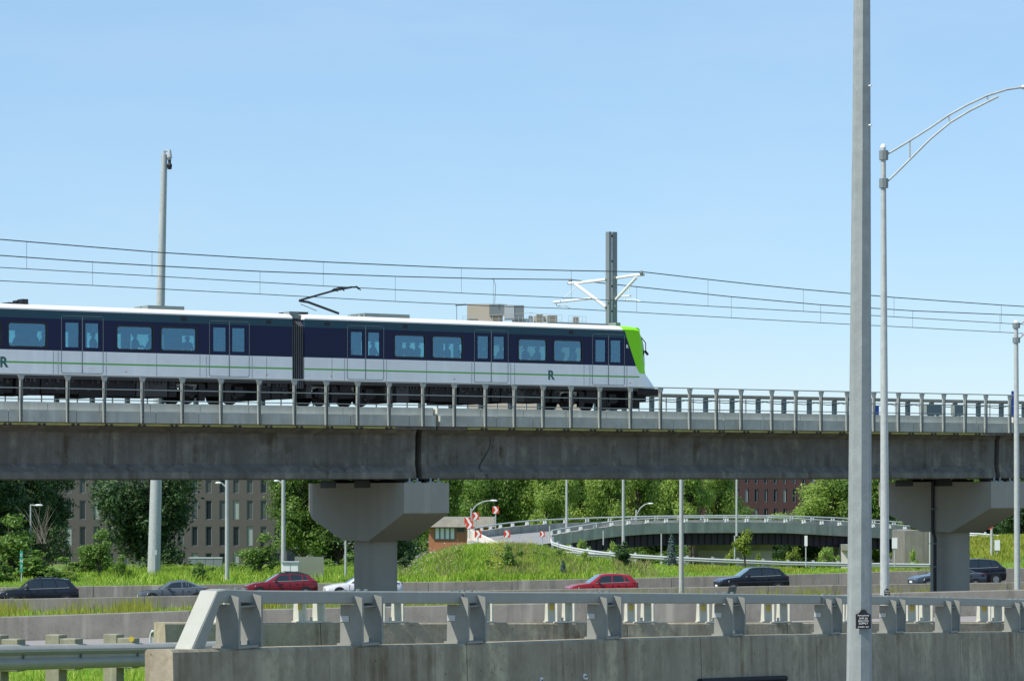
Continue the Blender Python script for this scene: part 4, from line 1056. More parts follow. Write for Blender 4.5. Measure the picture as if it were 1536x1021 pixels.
# thin highway and ramp lamp poles
def simple_lamp(px, pyt, pyb, Y, w_, lb, arm_pts=None, headlen=10, z_in=.2):
    b = P(px, pyb, Y); tt = P(px, pyt, Y)
    t = pole('street_lamp', lb, b - UPZ * z_in, tt, w_ / 2 * Y / F, w_ / 2 * .75 * Y / F, n=10, group='lamps beyond the viaduct')
    if arm_pts:
        q_ = [P(x, y, Y) for x, y in arm_pts]; MB().tube(q_, .05, 6).build('arm', 'galv_pole', t)
        a = q_[-1]; dx = headlen * Y / F * (1 if q_[-1].x > q_[0].x else -1)
        rings = []
        for s_, ww in ((0, .06), (.3, .16), (.8, .15), (1, .05)):
            rings.append([a + Vector((dx * s_, ww * math.cos(k), ww * .55 * math.sin(k))) for k in [2 * PI * j / 8 for j in range(8)]])
        MB().loft(rings).build('lamp_head', 'white_metal', t, smooth=50)
    return t
simple_lamp(340.5, 700, 869, 199, 6.5, 'thin lamp pole in front of the brown brick building', [(340, 731), (332, 724)], 9)
simple_lamp(425, 700, 868, 199, 7.0, 'lamp pole beside the pale metal panel left of the pier', [(424, 725), (418, 721)], 7)
simple_lamp(518.5, 800, 868, 198, 4.0, 'short thin pole just left of the pier column')
simple_lamp(850, 690, 808, 224, 4.0, 'slender pole at the left end of the curved ramp parapet')
simple_lamp(935, 690, 822, 221, 5.0, 'slender pole in front of the ramp above the tall grass')
simple_lamp(1022, 690, 892, 166, 7.5, 'brightest lamp pole in the middle, standing by the median wall')
simple_lamp(1105, 690, 800, 223, 3.6, 'thin lamp pole in front of the red brick building')
simple_lamp(707, 762, 800, 238, 3.2, 'curved lamp beside the chevron signs on the ramp', [(707, 767), (715, 757), (725, 752), (735, 750.5)], 11)
simple_lamp(954.5, 764, 778, 262, 3.0, 'curved lamp behind the top of the curved ramp', [(955, 772), (960, 762), (968, 756), (972, 755)], 8)
simple_lamp(46, 756, 850, 206, 3.0, 'grey lamp with a short arm against the dark trees at left', [(46, 757), (52, 757.5)], 12)
simple_lamp(1487.5, 783, 846, 205, 5.0, 'grey pole with a red and white sign near the right pier')

# ------------------------------------------------------------------ curved ramp
NR = [(828, 794, 218), (843, 791.5, 221), (874, 786.5, 224), (906, 782, 226), (937, 778.6, 228), (981, 776, 230), (1031, 775, 232), (1094, 775, 234), (1179, 775.5, 237), (1271, 781, 241), (1330, 784.5, 244), (1366, 788, 246)]
FR = [(711, 791, 235), (728, 787.5, 238), (746, 784.5, 241), (775, 781.5, 244), (800, 779, 246), (843, 777.2, 248), (906, 774.8, 250), (1000, 772.6, 252), (1094, 772, 254), (1179, 772.5, 256), (1271, 776, 259), (1366, 783, 262)]
def polyl(tab, n=60):
    xs_ = [t[0] for t in tab]; out = []
    for i in range(n + 1):
        x = xs_[0] + (xs_[-1] - xs_[0]) * i / n; out.append(P(x, interp(x, xs_, [t[1] for t in tab]), interp(x, xs_, [t[2] for t in tab])))
    return out
def smooth_pl(pts, k=4):
    for _ in range(k): pts = [pts[0]] + [(pts[i - 1] + pts[i] * 2 + pts[i + 1]) / 4 for i in range(1, len(pts) - 1)] + [pts[-1]]
    return pts
near = smooth_pl(polyl(NR, 56)); far = smooth_pl(polyl(FR, 60))
rampT = thing('ramp_bridge', 'curved concrete road ramp with dark girders sweeping behind the highway', 'bridge', near[20] - UPZ * 5)
def parapet(line, m, name, th=.3, h=.82, drop=.42, sgn=1):
    rings = []
    for i, p in enumerate(line):
        d = line[min(i + 1, len(line) - 1)] - line[max(i - 1, 0)]; d.z = 0; d.normalize(); n = Vector((d.y, -d.x, 0)) * sgn
        c = p - UPZ * drop; rings.append([c, c - n * th, c - n * th - UPZ * h, c - UPZ * h])
    return MB().loft(rings).build(name, m, rampT, smooth=20)
parapet(near, 'conc_ramp', 'near_parapet', h=.86); parapet(far, 'conc_ramp', 'far_parapet', h=.95)
def railing_on(line, name, label, step=1.75):
    t = thing(name, label, 'railing', line[0] - UPZ * .4)
    MB().tube([p - UPZ * .06 for p in line], .06, 6).build('rail', 'ramp_rail', t)
    L = 0; nxt = .3
    for a, b in zip(line, line[1:]):
        l = (b - a).length; d = (b - a); d.z = 0; d.normalize(); n = Vector((d.y, -d.x, 0))
        while nxt < L + l:
            p = a.lerp(b, (nxt - L) / l); mb = MB()
            pr = [(-.13, -.418), (.13, -.418), (.05, -.12), (-.09, -.12)]
            for s_ in (-.12, .12): mb.loft([[p + d * (s_ - .02) + n * (a_ - .14) + UPZ * b_ for a_, b_ in pr], [p + d * (s_ + .02) + n * (a_ - .14) + UPZ * b_ for a_, b_ in pr]])
            mb.obox(p - n * .14 - UPZ * .40, .36, .26, .03, d, n)
            mb.build('post', 'ramp_rail', t); nxt += step
        L += l
railing_on(near, 'ramp_railing', 'white rail with small posts on the near edge of the curved ramp', 2.0)
railing_on(far, 'ramp_railing', 'white rail with small posts on the far edge of the curved ramp', 2.2)
# deck, soffit, dark girders (only where the bridge spans)
rows = []; 
for i in range(57):
    j = i * 60 // 56
    x0 = near[i]; x1 = far[12 + int(48 * i / 56)]
    rows.append((x0 - UPZ * 1.18 + Vector((0, .3, 0)), x1 - UPZ * 1.18))
o = sheet('road_deck', rows, 'road_pale', kind=None, parent=rampT)
mb = MB(); rings = []
for a, b in rows: rings.append([a - UPZ * .01 - Vector((0, .25, 0)), b - UPZ * .01, b - UPZ * .12, a - UPZ * .12 - Vector((0, .25, 0))])
mb.loft(rings); mb.build('deck_slab', 'conc_ramp', rampT)
stf = MB()
for i in range(4, 54):
    a, b = rows[i]; d = (b - a).normalized(); stf.obox(a + d * .44 - UPZ * .6, .06, .1, .85)
for off in (.5, 3.5, 6.5):
    rings = []
    for (a, b) in rows[3:55]:
        d = (b - a).normalized(); c = a + d * off - UPZ * .14; rings.append([c, c + d * .35, c + d * .35 - UPZ * .95, c - UPZ * .95])
    MB().loft(rings).build('steel_girder', 'beam_dark', rampT, extra=(stf, 'beam_dark') if off == .5 else None)
# left approach on fill
FL = [(700, 812, 232), (712, 808, 234), (718, 807, 236), (729, 805, 238), (775, 800.5, 243), (823, 796.5, 246)]
NL = [(735, 826, 209), (742, 824, 209.5), (749, 823, 210), (775, 820, 211), (800, 818, 213), (829, 813.5, 218.3)]
rows2 = [(P(*a_[:2], a_[2]), P(*b_[:2], b_[2])) for a_, b_ in zip(NL, FL)]
sheet('ramp_approach_road', rows2, 'road_pale')
mb = MB(); rings = []
for px, py, Y in [(x, y + 1.2, Y_ - .25) for x, y, Y_ in FL[1:]]:
    c = P(px, py, Y); rings.append([c, c + Vector((0, .25, 0)), c + Vector((0, .25, .012)), c + UPZ * .012])
mb.loft(rings); mb.build('road_edge_line', 'paint_y')['kind'] = 'structure'
mb = MB(); A = P(702, 793.5, 237); B = P(752, 817, 211.3)
n = Vector((B.y - A.y, -(B.x - A.x), 0)).normalized()
mb.loft([[A, A - n * .25, A - n * .3 - UPZ * 1.3, A + n * .1 - UPZ * 1.3], [B, B - n * .25, B - n * .3 - UPZ * 1.1, B + n * .1 - UPZ * 1.1]])
tag(mb.build('concrete_barrier', 'conc_pale'), 'pale low wall flanking the ramp behind the chevron signs', 'barrier')
# ramp piers and abutment
for (pa, pb, lb) in ((1047, 1158, 'wide pale concrete ramp pier under the dark girders'), (1262, 1276, 'narrow pale ramp pier beside the foreground pole')):
    t = thing('ramp_pier', lb, 'bridge pier', P((pa + pb) / 2, 845, 240)); Yt = 240
    a = P(pa, 816, Yt); b = P(pb, 816, Yt); mb = MB()
    mb.hexa([(a.x, Yt, -8), (b.x, Yt, -8), (b.x, Yt + 6, -8), (a.x, Yt + 6, -8), (a.x, Yt, a.z), (b.x, Yt, a.z), (b.x, Yt + 6, a.z), (a.x, Yt + 6, a.z)])
    mb.build('pier_wall', 'conc_pale', t)
    MB().box((a.x - .02, Yt - .4, a.z - .5), (b.x + .02, Yt - .003, a.z - .003)).build('cap', 'conc_ramp', t)
Ya = 231.0
poly = [(1357, 796), (1376, 795), (1400, 797), (1440, 810), (1512, 845), (1512, 870), (1357, 870)]
mb = MB(); mb.loft([[P(x, y, Ya) for x, y in poly], [P(x, y, Ya) + Vector((.2, 9, 0)) for x, y in poly]])
tag(mb.build('abutment', 'conc_wall'), 'sloping concrete abutment wall behind the right pier', 'abutment')
# guardrails on the bank
G1 = [(826, 806, 216), (829, 812, 214.5), (843, 816.5, 213), (858, 820, 212), (874, 822.8, 211), (906, 827, 210), (953, 830.8, 209.3), (1000, 833.8, 209), (1063, 836.8, 209), (1179, 841.5, 210), (1290, 843.5, 211), (1400, 845, 212), (1600, 847, 214)]
wbeam('guardrail', 'long white guardrail swooping down from the ramp along the bank top', [P(*q_) for q_ in G1], 'ramp_rail', 'galv_far', 1.9)
G2 = [(752, 819.5, 209.4), (775, 821.3, 208.8), (800, 823, 208.3), (830, 825.5, 208), (870, 828, 207.8), (915, 830.5, 208.3)]
wbeam('guardrail', 'short guardrail half buried in the weeds on the hilltop', [P(*q_) for q_ in G2], 'ramp_rail', 'galv_far', 1.7)
G3 = [(1440, 798, 232), (1470, 799, 230), (1505, 802.5, 229), (1540, 806, 228), (1600, 810, 227)]
wbeam('guardrail', 'guardrail on top of the yellow green slope at far right', [P(*q_) for q_ in G3], 'ramp_rail', 'galv_far', 2.4)

# ------------------------------------------------------------------ signs
def chevron(px, py, s, Y, post_to, label, narrow=1.0, flip=1):
    t = thing('chevron_sign', label, 'road sign', P(px, post_to, Y), group='red and white chevron signs')
    c = P(px, py, Y); w_ = s * Y / F / 2 * narrow; h_ = s * 1.12 * Y / F / 2
    bo = MB().box((c.x - w_, Y, c.z - h_), (c.x + w_, Y + .02, c.z + h_)).build('panel', 'sign_red', t)
    pts = [(-.75, 1), (0.0, 1), (.75, 0), (0.0, -1), (-.75, -1), (.0, 0)]
    mb = MB(); fr = [Vector((c.x + a * w_, Y - .006, c.z + b_ * h_)) for a, b_ in pts]; bk = [p + Vector((0, .005, 0)) for p in fr]
    for T in ((0, 1, 2, 5), (5, 2, 3, 4)): mb.loft([[fr[i] for i in T], [bk[i] for i in T]])
    mb.build('chevron_symbol', 'sign_white', bo)
    MB().tube([Vector((c.x, Y + .06, c.z + h_ * .8)), Vector((c.x, Y + .06, P(px, post_to, Y).z))], .045, 6).build('post', 'galv_far', t)
for a in ((743.5, 764.5, 9.7, 246, 792, 'highest chevron sign, beyond the ramp railing'),
          (713.5, 773.5, 9.7, 243, 792, 'chevron sign just right of the curved lamp, behind the ramp rail'),
          (701.5, 781, 9.7, 234.6, 806, 'partly covered chevron sign at the far left of the set'),
          (704.5, 786.5, 10.2, 233.5, 808, 'tilted looking chevron sign overlapping the one behind it at the ramp end'),
          (717, 800.5, 10, 214, 825, 'chevron sign in front of the pale low wall'),
          (760.5, 800.5, 9.2, 211.5, 826, 'middle chevron sign standing over the weedy hilltop'),
          (813.5, 800.5, 7.4, 213, 822, 'narrow turned chevron sign nearest the parapet end')): chevron(*a)
def plate_sign(px, py0, py1, wpx, Y, pyb, m, label, edge=None):
    t = thing('road_sign', label, 'road sign', P(px, pyb, Y)); a = P(px - wpx / 2, py1, Y); b = P(px + wpx / 2, py0, Y)
    MB().box((a.x, Y, a.z), (b.x, Y + .03, b.z)).build('panel', m, t)
    MB().tube([Vector((P(px, 0, Y).x, Y + .08, b.z)), P(px, pyb, Y) + Vector((0, .08, 0))], .04, 6).build('post', 'galv_far', t)
    return t
plate_sign(1209, 803, 818.5, 4.4, 204, 850, 'sign_white', 'narrow white sign on a thin post left of the foreground pole')
plate_sign(1342, 806, 822, 8, 204, 850, 'sign_white', 'white sign back near the abutment beside the right lamp pole')
plate_sign(1496, 809.5, 825, 8, 204, 848, 'sign_white', 'pale rectangular sign on the far right slope')
t = plate_sign(32, 826, 857, 4.5, 196, 872, 'sign_green', 'narrow green sign with white numerals above the black car')
for k, ch in enumerate('0N7'):
    c = P(32, 832 + k * 9, 196) - Vector((0, .012, 0)); text(ch, .30, 'lettering', 'sign_white', t, c, X1, UPZ, .004)
t = thing('road_sign', 'small round no entry style sign fixed on the grey pole at far right', 'road sign', P(1484, 788, 204.4))
c = P(1484, 788, 204.5); MB().tube([c, c + Vector((0, .03, 0))], .27, 20).build('disc', 'sign_red', t)
MB().tube([c - Vector((0, .006, 0)), c - Vector((0, .001, 0))], .17, 20).build('symbol', 'sign_white', t)
for px, y0, y1, lb in ((905, 795, 817, 'thin grey marker post before the ramp parapet, left one'), (992, 800, 832, 'thin grey marker post under the dark ramp girders'), (824.5, 788, 812, 'white marker post at the end of the ramp parapet'), (1395.5, 791, 846, 'tall thin post against the abutment beside the right pier'), (1102, 803, 840, 'dark thin stake beside the young yellow green tree')):
    Yk = 213 if px != 1395.5 else 210
    tag(MB().tube([P(px, y1, Yk), P(px, y0, Yk)], .05 if px != 1395.5 else .09, 8).build('marker_post', 'galv_far'), lb, 'post', 'marker posts')
# cabinet, panel, bins
t = thing('utility_cabinet', 'pale grey utility cabinet behind the red crossover', 'cabinet', P(437, 862, 197)); a = P(423.5, 861, 197); b = P(448, 843, 197)
MB().box((a.x, 196.6, a.z - .6), (b.x, 197.6, b.z)).build('case', 'white_metal', t, bevel=.03); MB().box((a.x - .05, 196.5, b.z + .002), (b.x + .05, 197.7, b.z + .07)).build('roof', 'galv_far', t)
MB().box(((a.x + b.x) / 2 - .01, 196.58, a.z - .3), ((a.x + b.x) / 2 + .01, 196.597, b.z - .08)).build('door_gap', 'galv_dk', t)
t = thing('metal_panel', 'large dull metal sign back standing left of the pier', 'sign panel', P(463, 872, 199)); a = P(442, 871, 199); b = P(485.5, 834.5, 199)
m_ = mat('bare aluminium', (.30, .32, .235), .5, .5, var=.1, scale=.5); MB().box((a.x, 199, a.z), (b.x, 199.04, b.z)).build('panel', m_, t)
mb = MB(); 
for x in (a.x + .3, b.x - .3): mb.tube([Vector((x, 199.1, b.z - .1)), Vector((x, 199.1, -6.2))], .05, 6)
mb.build('post', 'galv_far', t)
for k in range(4):
    t = thing('waste_container', ['leftmost', 'second', 'third', 'rightmost'][k] + ' dark container of the row before the brown brick building', 'container', P(288 + k * 12.5, 850, 285), group='containers by the brown building')
    x = P(283 + k * 12.6, 0, 285).x; MB().box((x, 285, -8), (x + .80, 286, -6.45)).build('body', 'galv_dk', t); MB().box((x - .02, 284.95, -6.447), (x + .82, 286.05, -6.33)).build('lid', 'galv_far', t)

# ------------------------------------------------------------------ buildings
def window(t, x0, x1, z0, z1, Y, pane, frame='galv_dk'):
    f = MB(); w_ = .06; y0 = Y - .02; y1 = Y + .05
    f.box((x0 - w_, y0, z0 - w_), (x1 + w_, y1, z0)); f.box((x0 - w_, y0, z1), (x1 + w_, y1, z1 + w_)); f.box((x0 - w_, y0, z0), (x0, y1, z1)); f.box((x1, y0, z0), (x1 + w_, y1, z1))
    fr = f.build('window', frame, t); MB().box((x0, Y + .03, z0), (x1, Y + .04, z1)).build('pane', pane, fr)
def facade(t, X0, X1, Z0, Z1, Y, depth, holes, m):
    """front wall with real openings, plus the other three sides"""
    xs_ = sorted({X0, X1} | {h[0] for h in holes} | {h[1] for h in holes}); zs_ = sorted({Z0, Z1} | {h[2] for h in holes} | {h[3] for h in holes})
    mb = MB()
    for i in range(len(xs_) - 1):
        k = 0; run = None
        for j in range(len(zs_) - 1):
            xm = (xs_[i] + xs_[i + 1]) / 2; zm = (zs_[j] + zs_[j + 1]) / 2
            hole = any(h[0] < xm < h[1] and h[2] < zm < h[3] for h in holes)
            if not hole: mb.box((xs_[i], Y, zs_[j]), (xs_[i + 1], Y + .35, zs_[j + 1]))
    mb.box((X0, Y + .351, Z0), (X1, Y + depth, Z1)); return mb.build('wall', m, t)
t = thing('brick_building', 'long brown brick office block with narrow windows behind the trees', 'building', P(270, 850, 300))
Yb = 300.0; holes = []; s = Yb / F
cols = [313 - 21 * k for k in range(1, 13)][::-1] + [313 + 20.6 * k for k in range(0, 6)]
rnd = random.Random(3)
for px in cols:
    for (ya, yb) in ((719, 739.5), (750, 779), (789, 818.5), (829, 845), (680, 699)):
        a = P(px - 4.6, yb, Yb); b = P(px + 4.6, ya, Yb); holes.append((a.x, b.x, a.z, b.z))
a = P(-260, 0, Yb).x; b = P(430.5, 0, Yb).x
facade(t, a, b, -9, 4.4, Yb, 14, holes, 'brown_brick')
for h in holes:
    window(t, h[0] + .07, h[1] - .07, h[2] + .07, h[3] - .07, Yb + .12, rnd.choice(['win_dark', 'win_dark', 'win_dark', 'win_mid', 'win_mid', 'win_dark', 'win_pale']))
MB().box((a - .1, Yb - .1, 4.403), (b + .1, Yb + 14, 4.7)).build('parapet', 'slate', t)
t = thing('brick_building', 'dark red brick building with pale window strips behind the ramp trees', 'building', P(1140, 800, 330))
Yb = 330.0; holes = []
for k in range(14):
    px = 1106 + k * 14.3 - 43
    for (ya, yb) in ((690, 701), (711, 725), (733, 753), (762, 782)):
        a = P(px - 3, yb, Yb); b = P(px + 3, ya, Yb); holes.append((a.x, b.x, a.z, b.z))
a = P(1050, 0, Yb).x; b = P(1262, 0, Yb).x
facade(t, a, b, -9, 4.6, Yb, 14, holes, 'red_brick')
for h in holes:
    window(t, h[0] + .06, h[1] - .16, h[2] + .06, h[3] - .06, Yb + .12, rnd.choice(['win_dark', 'win_mid', 'win_dark', 'win_pale']), 'galv_dk')
# small house by the ramp
Yb = 262.0; t = thing('brick_house', 'low orange brick building with white panelled windows beside the ramp', 'building', P(675, 850, Yb))
a = P(643, 0, Yb).x; b = P(701, 0, Yb).x; z0 = P(0, 858, Yb).z; z1 = P(0, 790, Yb).z
holes = [(P(652, 0, Yb).x, P(682.5, 0, Yb).x, P(0, 809, Yb).z, P(0, 790.6, Yb).z), (P(684, 0, Yb).x, P(697.5, 0, Yb).x, P(0, 798, Yb).z, P(0, 790.6, Yb).z), (P(646, 0, Yb).x, P(659, 0, Yb).x, P(0, 858, Yb).z + .1, P(0, 835, Yb).z)]
facade(t, a, b, z0, z1, Yb, 8, holes, 'orange_brick')
for i in range(4):
    x0 = holes[0][0] + (holes[0][1] - holes[0][0]) * i / 4; x1 = holes[0][0] + (holes[0][1] - holes[0][0]) * (i + 1) / 4
    window(t, x0 + .07, x1 - .07, holes[0][2] + .07, holes[0][3] - .07, Yb - .07, 'sign_white')
window(t, holes[1][0] + .07, holes[1][1] - .07, holes[1][2] + .07, holes[1][3] - .07, Yb + .08, 'win_mid')
window(t, holes[2][0] + .07, holes[2][1] - .07, holes[2][2] + .07, holes[2][3] - .07, Yb + .08, 'win_mid')
c0 = P(645, 827, Yb); c1 = P(690, 834.8, Yb); MB().box((c0.x, Yb - .05, c1.z), (c1.x, Yb - .003, c0.z)).build('door_band', 'sign_white', t)
e0 = P(650, 777, Yb).z; ex = P(742, 0, Yb).x
mb = MB(); mb.loft([[Vector((a - .4, Yb - .6, z1 + .003)), Vector((a - .4, Yb + 8.4, z1 + .003)), Vector((a + .1, Yb + 7, e0 + .1)), Vector((a + .1, Yb + .3, e0))],
                    [Vector((ex, Yb - .6, z1 + .003)), Vector((ex, Yb + 8.4, z1 + .003)), Vector((ex, Yb + 7, e0 + .1)), Vector((ex, Yb + .3, e0))]]); mb.build('roof', 'slate', t)
MB().box((b + .003, Yb + .4, z0), (ex - .3, Yb + 8, z1)).build('wing_wall', 'orange_brick', t)
# tall building whose roof shows above the train
Yb = 430.0; t = thing('tower_block', 'beige building whose penthouse and rooftop units rise above the train', 'building', P(790, 900, Yb))
def bx(p0, p1, y0, y1, d0, d1): 
    a = P(p0, y1, Yb); b = P(p1, y0, Yb); return MB().box((a.x, Yb + d0, a.z), (b.x, Yb + d1, b.z))
mb = bx(702, 882, 489, 820, 0, 20); mb.build('wall', 'beige', t)
bx(700.5, 754, 455, 488.9, 1, 6).build('penthouse', 'beige', t)
bx(734, 760.5, 456, 473, .4, .95).build('louvre_panel', 'galv_dk', t)
bx(756.5, 771, 457.5, 480, -.5, .38).build('cooling_unit', 'galv_far', t); bx(771.2, 786, 458, 482, -.4, .38).build('cooling_unit', 'galv_dk', t)
for p0, p1, y0 in ((805, 814, 471), (821, 836, 472.5), (860, 868, 475)): bx(p0, p1, y0, 488.9, .5, 2).build('roof_unit', 'slate', t)
for p0, p1 in ((801, 804.5), (815, 820), (793, 800)): bx(p0, p1, 473, 488.9, 1, 1.6).build('roof_unit', 'beige', t)
bx(768, 800, 477.5, 488.9, .6, 1).build('duct', 'white_metal', t)
mb = MB()
for y in (470.5, 478): mb.tube([P(693, y, Yb - .8), P(754, y, Yb - .8)], .03, 4) if y > 475 else None
for p in list(range(694, 764, 9)) + list(range(760, 800, 6)): mb.tube([P(p, 474, Yb - .8), P(p, 489, Yb - .8)], .035, 4)
mb.tube([P(694, 474.5, Yb - .8), P(800, 469, Yb - .8)], .04, 4)
for a_, b_ in ((795, 843), (853, 879)):
    for k in range(6): p = a_ + (b_ - a_) * k / 5; mb.tube([P(p, 469.5 + (p - 795) * .06, Yb - .8), P(p, 489, Yb - .8)], .04, 4)
    for dy in (0, 8): mb.tube([P(a_, 469.5 + (a_ - 795) * .06 + dy, Yb - .8), P(b_, 469.5 + (b_ - 795) * .06 + dy, Yb - .8)], .035, 4)
mb.build('roof_railing', 'galv_far', t)
mb = MB(); mb.tube([P(683, 457.5, Yb), P(700, 456.5, Yb)], .12, 6); mb.tube([P(685, 458, Yb), P(685, 489, Yb)], .05, 5); mb.build('canopy_frame', 'galv_dk', t); mb = MB(); mb.tube([P(742, 455, Yb), P(743.5, 430, Yb), P(741, 420, Yb), P(738, 418, Yb)], .045, 5); mb.build('antenna', 'galv_dk', t)
holes_ = MB()

# ------------------------------------------------------------------ vegetation
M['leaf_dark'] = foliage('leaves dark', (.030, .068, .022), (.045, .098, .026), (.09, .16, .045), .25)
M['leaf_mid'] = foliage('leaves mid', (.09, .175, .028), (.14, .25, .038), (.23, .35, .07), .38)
M['leaf_light'] = foliage('leaves light', (.19, .31, .045), (.29, .42, .065), (.42, .53, .15), .45)
M['leaf_yellow'] = foliage('leaves yellow green', (.17, .26, .03), (.25, .33, .04), (.32, .38, .06), .4)
M['leaf_blue'] = foliage('needles blue', (.055, .095, .085), (.075, .125, .11), (.11, .17, .15), .1)
M['blade'] = foliage('grass blades', (.16, .36, .02), (.30, .52, .03), (.46, .52, .09), .35, .35)
M['blade_y'] = foliage('weed stems', (.22, .31, .025), (.31, .34, .035), (.44, .41, .07), .35, .5)
M['blade_dry'] = foliage('dry weeds', (.20, .25, .06), (.30, .29, .10), (.40, .35, .15), .3, .3)

def leaf_quads(centers, normals, size, r):
    n = len(centers); nrm = normals + r.normal(0, .75, (n, 3)); nrm /= np.linalg.norm(nrm, axis=1, keepdims=True) + 1e-9
    a = np.cross(nrm, r.normal(0, 1, (n, 3))); a /= np.linalg.norm(a, axis=1, keepdims=True) + 1e-9; b = np.cross(nrm, a)
    s = size * r.uniform(.6, 1.35, (n, 1)); l = a * s; w_ = b * s * .55
    v = np.stack([centers - l, centers + w_ * .9 - l * .1, centers + l, centers - w_ * .9 + l * .1], 1).reshape(-1, 3)
    return v, np.arange(n * 4).reshape(-1, 4)
def make_tree(kind, label, seed, h, wd, trunk_h, m, leaf=.17, n=9000, clumps=30, crr=(.13, .23), conif=False, name='tree', cat='tree', low=0.0):
    r = np.random.default_rng(seed); t = thing(name, label, cat, (0, -500 - seed * 30, 0))
    cs = []; ctr = (h + trunk_h) / 2; hh = (h - trunk_h) / 2
    tb = MB()
    tb.tube([(0, 0, -.3), (r.uniform(-.1, .1), 0, h * .3), (r.uniform(-.2, .2), .1, h * .62), (0, 0, h * .9)], [wd * .035 + .03, wd * .028 + .02, wd * .016 + .02, .015], 7)
    V_ = []; N_ = []
    if conif:
        for k in range(n):
            z = trunk_h + (h - trunk_h) * (r.uniform() ** 1.4); f = 1 - (z - trunk_h) / (h - trunk_h); ly = .78 + .22 * math.cos(z / (h * .075) * 2 * PI)
            a = r.uniform(0, 2 * PI); rad = wd / 2 * (f ** .85) * ly * math.sqrt(r.uniform(.12, 1)) * (1 + .18 * math.sin(a * 5 + z * 3)) + .03
            V_.append((rad * math.cos(a), rad * math.sin(a), z - rad * .18)); N_.append((math.cos(a), math.sin(a), .6))
    else:
        for k in range(clumps):
            a = r.uniform(0, 2 * PI); e = math.asin(r.uniform(-1, 1)); f = r.uniform(.3, 1.0)
            c = np.array([math.cos(a) * math.cos(e) * wd / 2 * f, math.sin(a) * math.cos(e) * wd / 2 * f, ctr + math.sin(e) * hh * f])
            rr = r.uniform(*crr) * min(wd, (h - trunk_h)) * (1.0 if k % 3 else 1.3)
            cs.append((c, rr)); st_ = Vector((0, 0, max(trunk_h * .8, c[2] * .55))); tb.tube([st_, st_.lerp(Vector(c), .5) + Vector((0, 0, .1)), Vector(c)], [wd * .012 + .02, wd * .008 + .015, .01], 5, cap=False)
        wts = np.array([rr ** 2 for _, rr in cs]); wts /= wts.sum(); idx = r.choice(len(cs), n, p=wts)
        d = r.normal(0, 1, (n, 3)); d /= np.linalg.norm(d, axis=1, keepdims=True)
        rad = np.array([cs[i][1] for i in idx])[:, None] * (r.uniform(.25, 1, (n, 1)) ** .5) * (1 + .25 * np.sin(d[:, :1] * 7 + d[:, 2:3] * 5))
        V_ = np.array([cs[i][0] for i in idx]) + d * rad * np.array([1, 1, .82]); N_ = d + np.array([0, 0, .35])
    V_ = np.array(V_); N_ = np.array(N_); keep = V_[:, 2] > low
    v, q_ = leaf_quads(V_[keep], N_[keep], leaf, r)
    rawmesh('crown', v, q_, m, r.uniform(0, 1, keep.sum()) ** 2, t)
    tb.build('trunk', 'bark', t, smooth=50, local=True)
    return t
T = {}
T['big_dark'] = make_tree('a', 'x', 11, 11, 7.5, .5, 'leaf_dark', .16, 24000, 58, (.10, .22))
T['big_dark2'] = make_tree('a', 'x', 12, 12, 6.5, .5, 'leaf_dark', .16, 20000, 52, (.10, .22))
T['light'] = make_tree('a', 'x', 13, 13, 5.8, 1.5, 'leaf_light', .15, 17000, 46, (.10, .25))
T['light2'] = make_tree('a', 'x', 14, 13, 6.2, 1.2, 'leaf_light', .15, 20000, 62, (.09, .23))
T['mid'] = make_tree('a', 'x', 15, 12, 5.8, 1.0, 'leaf_mid', .15, 18000, 50, (.10, .24))
T['young'] = make_tree('a', 'x', 16, 4, 2.6, .35, 'leaf_mid', .12, 2600, 22, crr=(.12, .24))
T['slim'] = make_tree('a', 'x', 17, 3, 1.35, .1, 'leaf_dark', .10, 1900, 22, crr=(.12, .24))
T['spruce'] = make_tree('a', 'x', 18, 3, 1.5, .1, 'leaf_blue', .085, 2600, conif=True, name='spruce_tree')
T['yellow'] = make_tree('a', 'x', 19, 3, 1.6, .4, 'leaf_yellow', .11, 900, 16, crr=(.12, .24))
T['bush'] = make_tree('a', 'x', 20, 1.6, 2.2, .05, 'leaf_light', .10, 1700, 18, crr=(.14, .26), name='bush', cat='bush', low=-.1)
T['bushd'] = make_tree('a', 'x', 21, 1.7, 1.5, .05, 'leaf_mid', .10, 1500, 16, crr=(.14, .26), name='bush', cat='bush', low=-.1)
H0 = {'big_dark': 11, 'big_dark2': 12, 'light': 13, 'light2': 13, 'mid': 12, 'young': 4, 'slim': 3, 'spruce': 3, 'yellow': 3, 'bush': 1.6, 'bushd': 1.7}
W0 = {'big_dark': 7.5, 'big_dark2': 6.5, 'light': 5.8, 'light2': 6.2, 'mid': 5.8, 'young': 2.6, 'slim': 1.35, 'spruce': 1.5, 'yellow': 1.6, 'bush': 2.2, 'bushd': 1.5}
first = set()
def plant(kind, px, Y, pytop, wpx, label, rz=None, group=None):
    X = (px - 768) * Y / F; z = ground(X, Y); h = (HZ - pytop) * Y / F - z; w_ = wpx * Y / F
    sc_ = (w_ / W0[kind], w_ / W0[kind], h / H0[kind]); rz = random.uniform(0, 6.28) if rz is None else rz
    if kind not in first:
        first.add(kind); o = T[kind]; o.location = (X, Y, z - .05); o.rotation_euler = (0, 0, rz); o.scale = sc_; o['label'] = label
        if group: o['group'] = group
        return o
    return dup(T[kind], (X, Y, z - .05), rz, label, sc_, group)
gL = 'trees by the brown building'; gR = 'light green trees behind the ramp'
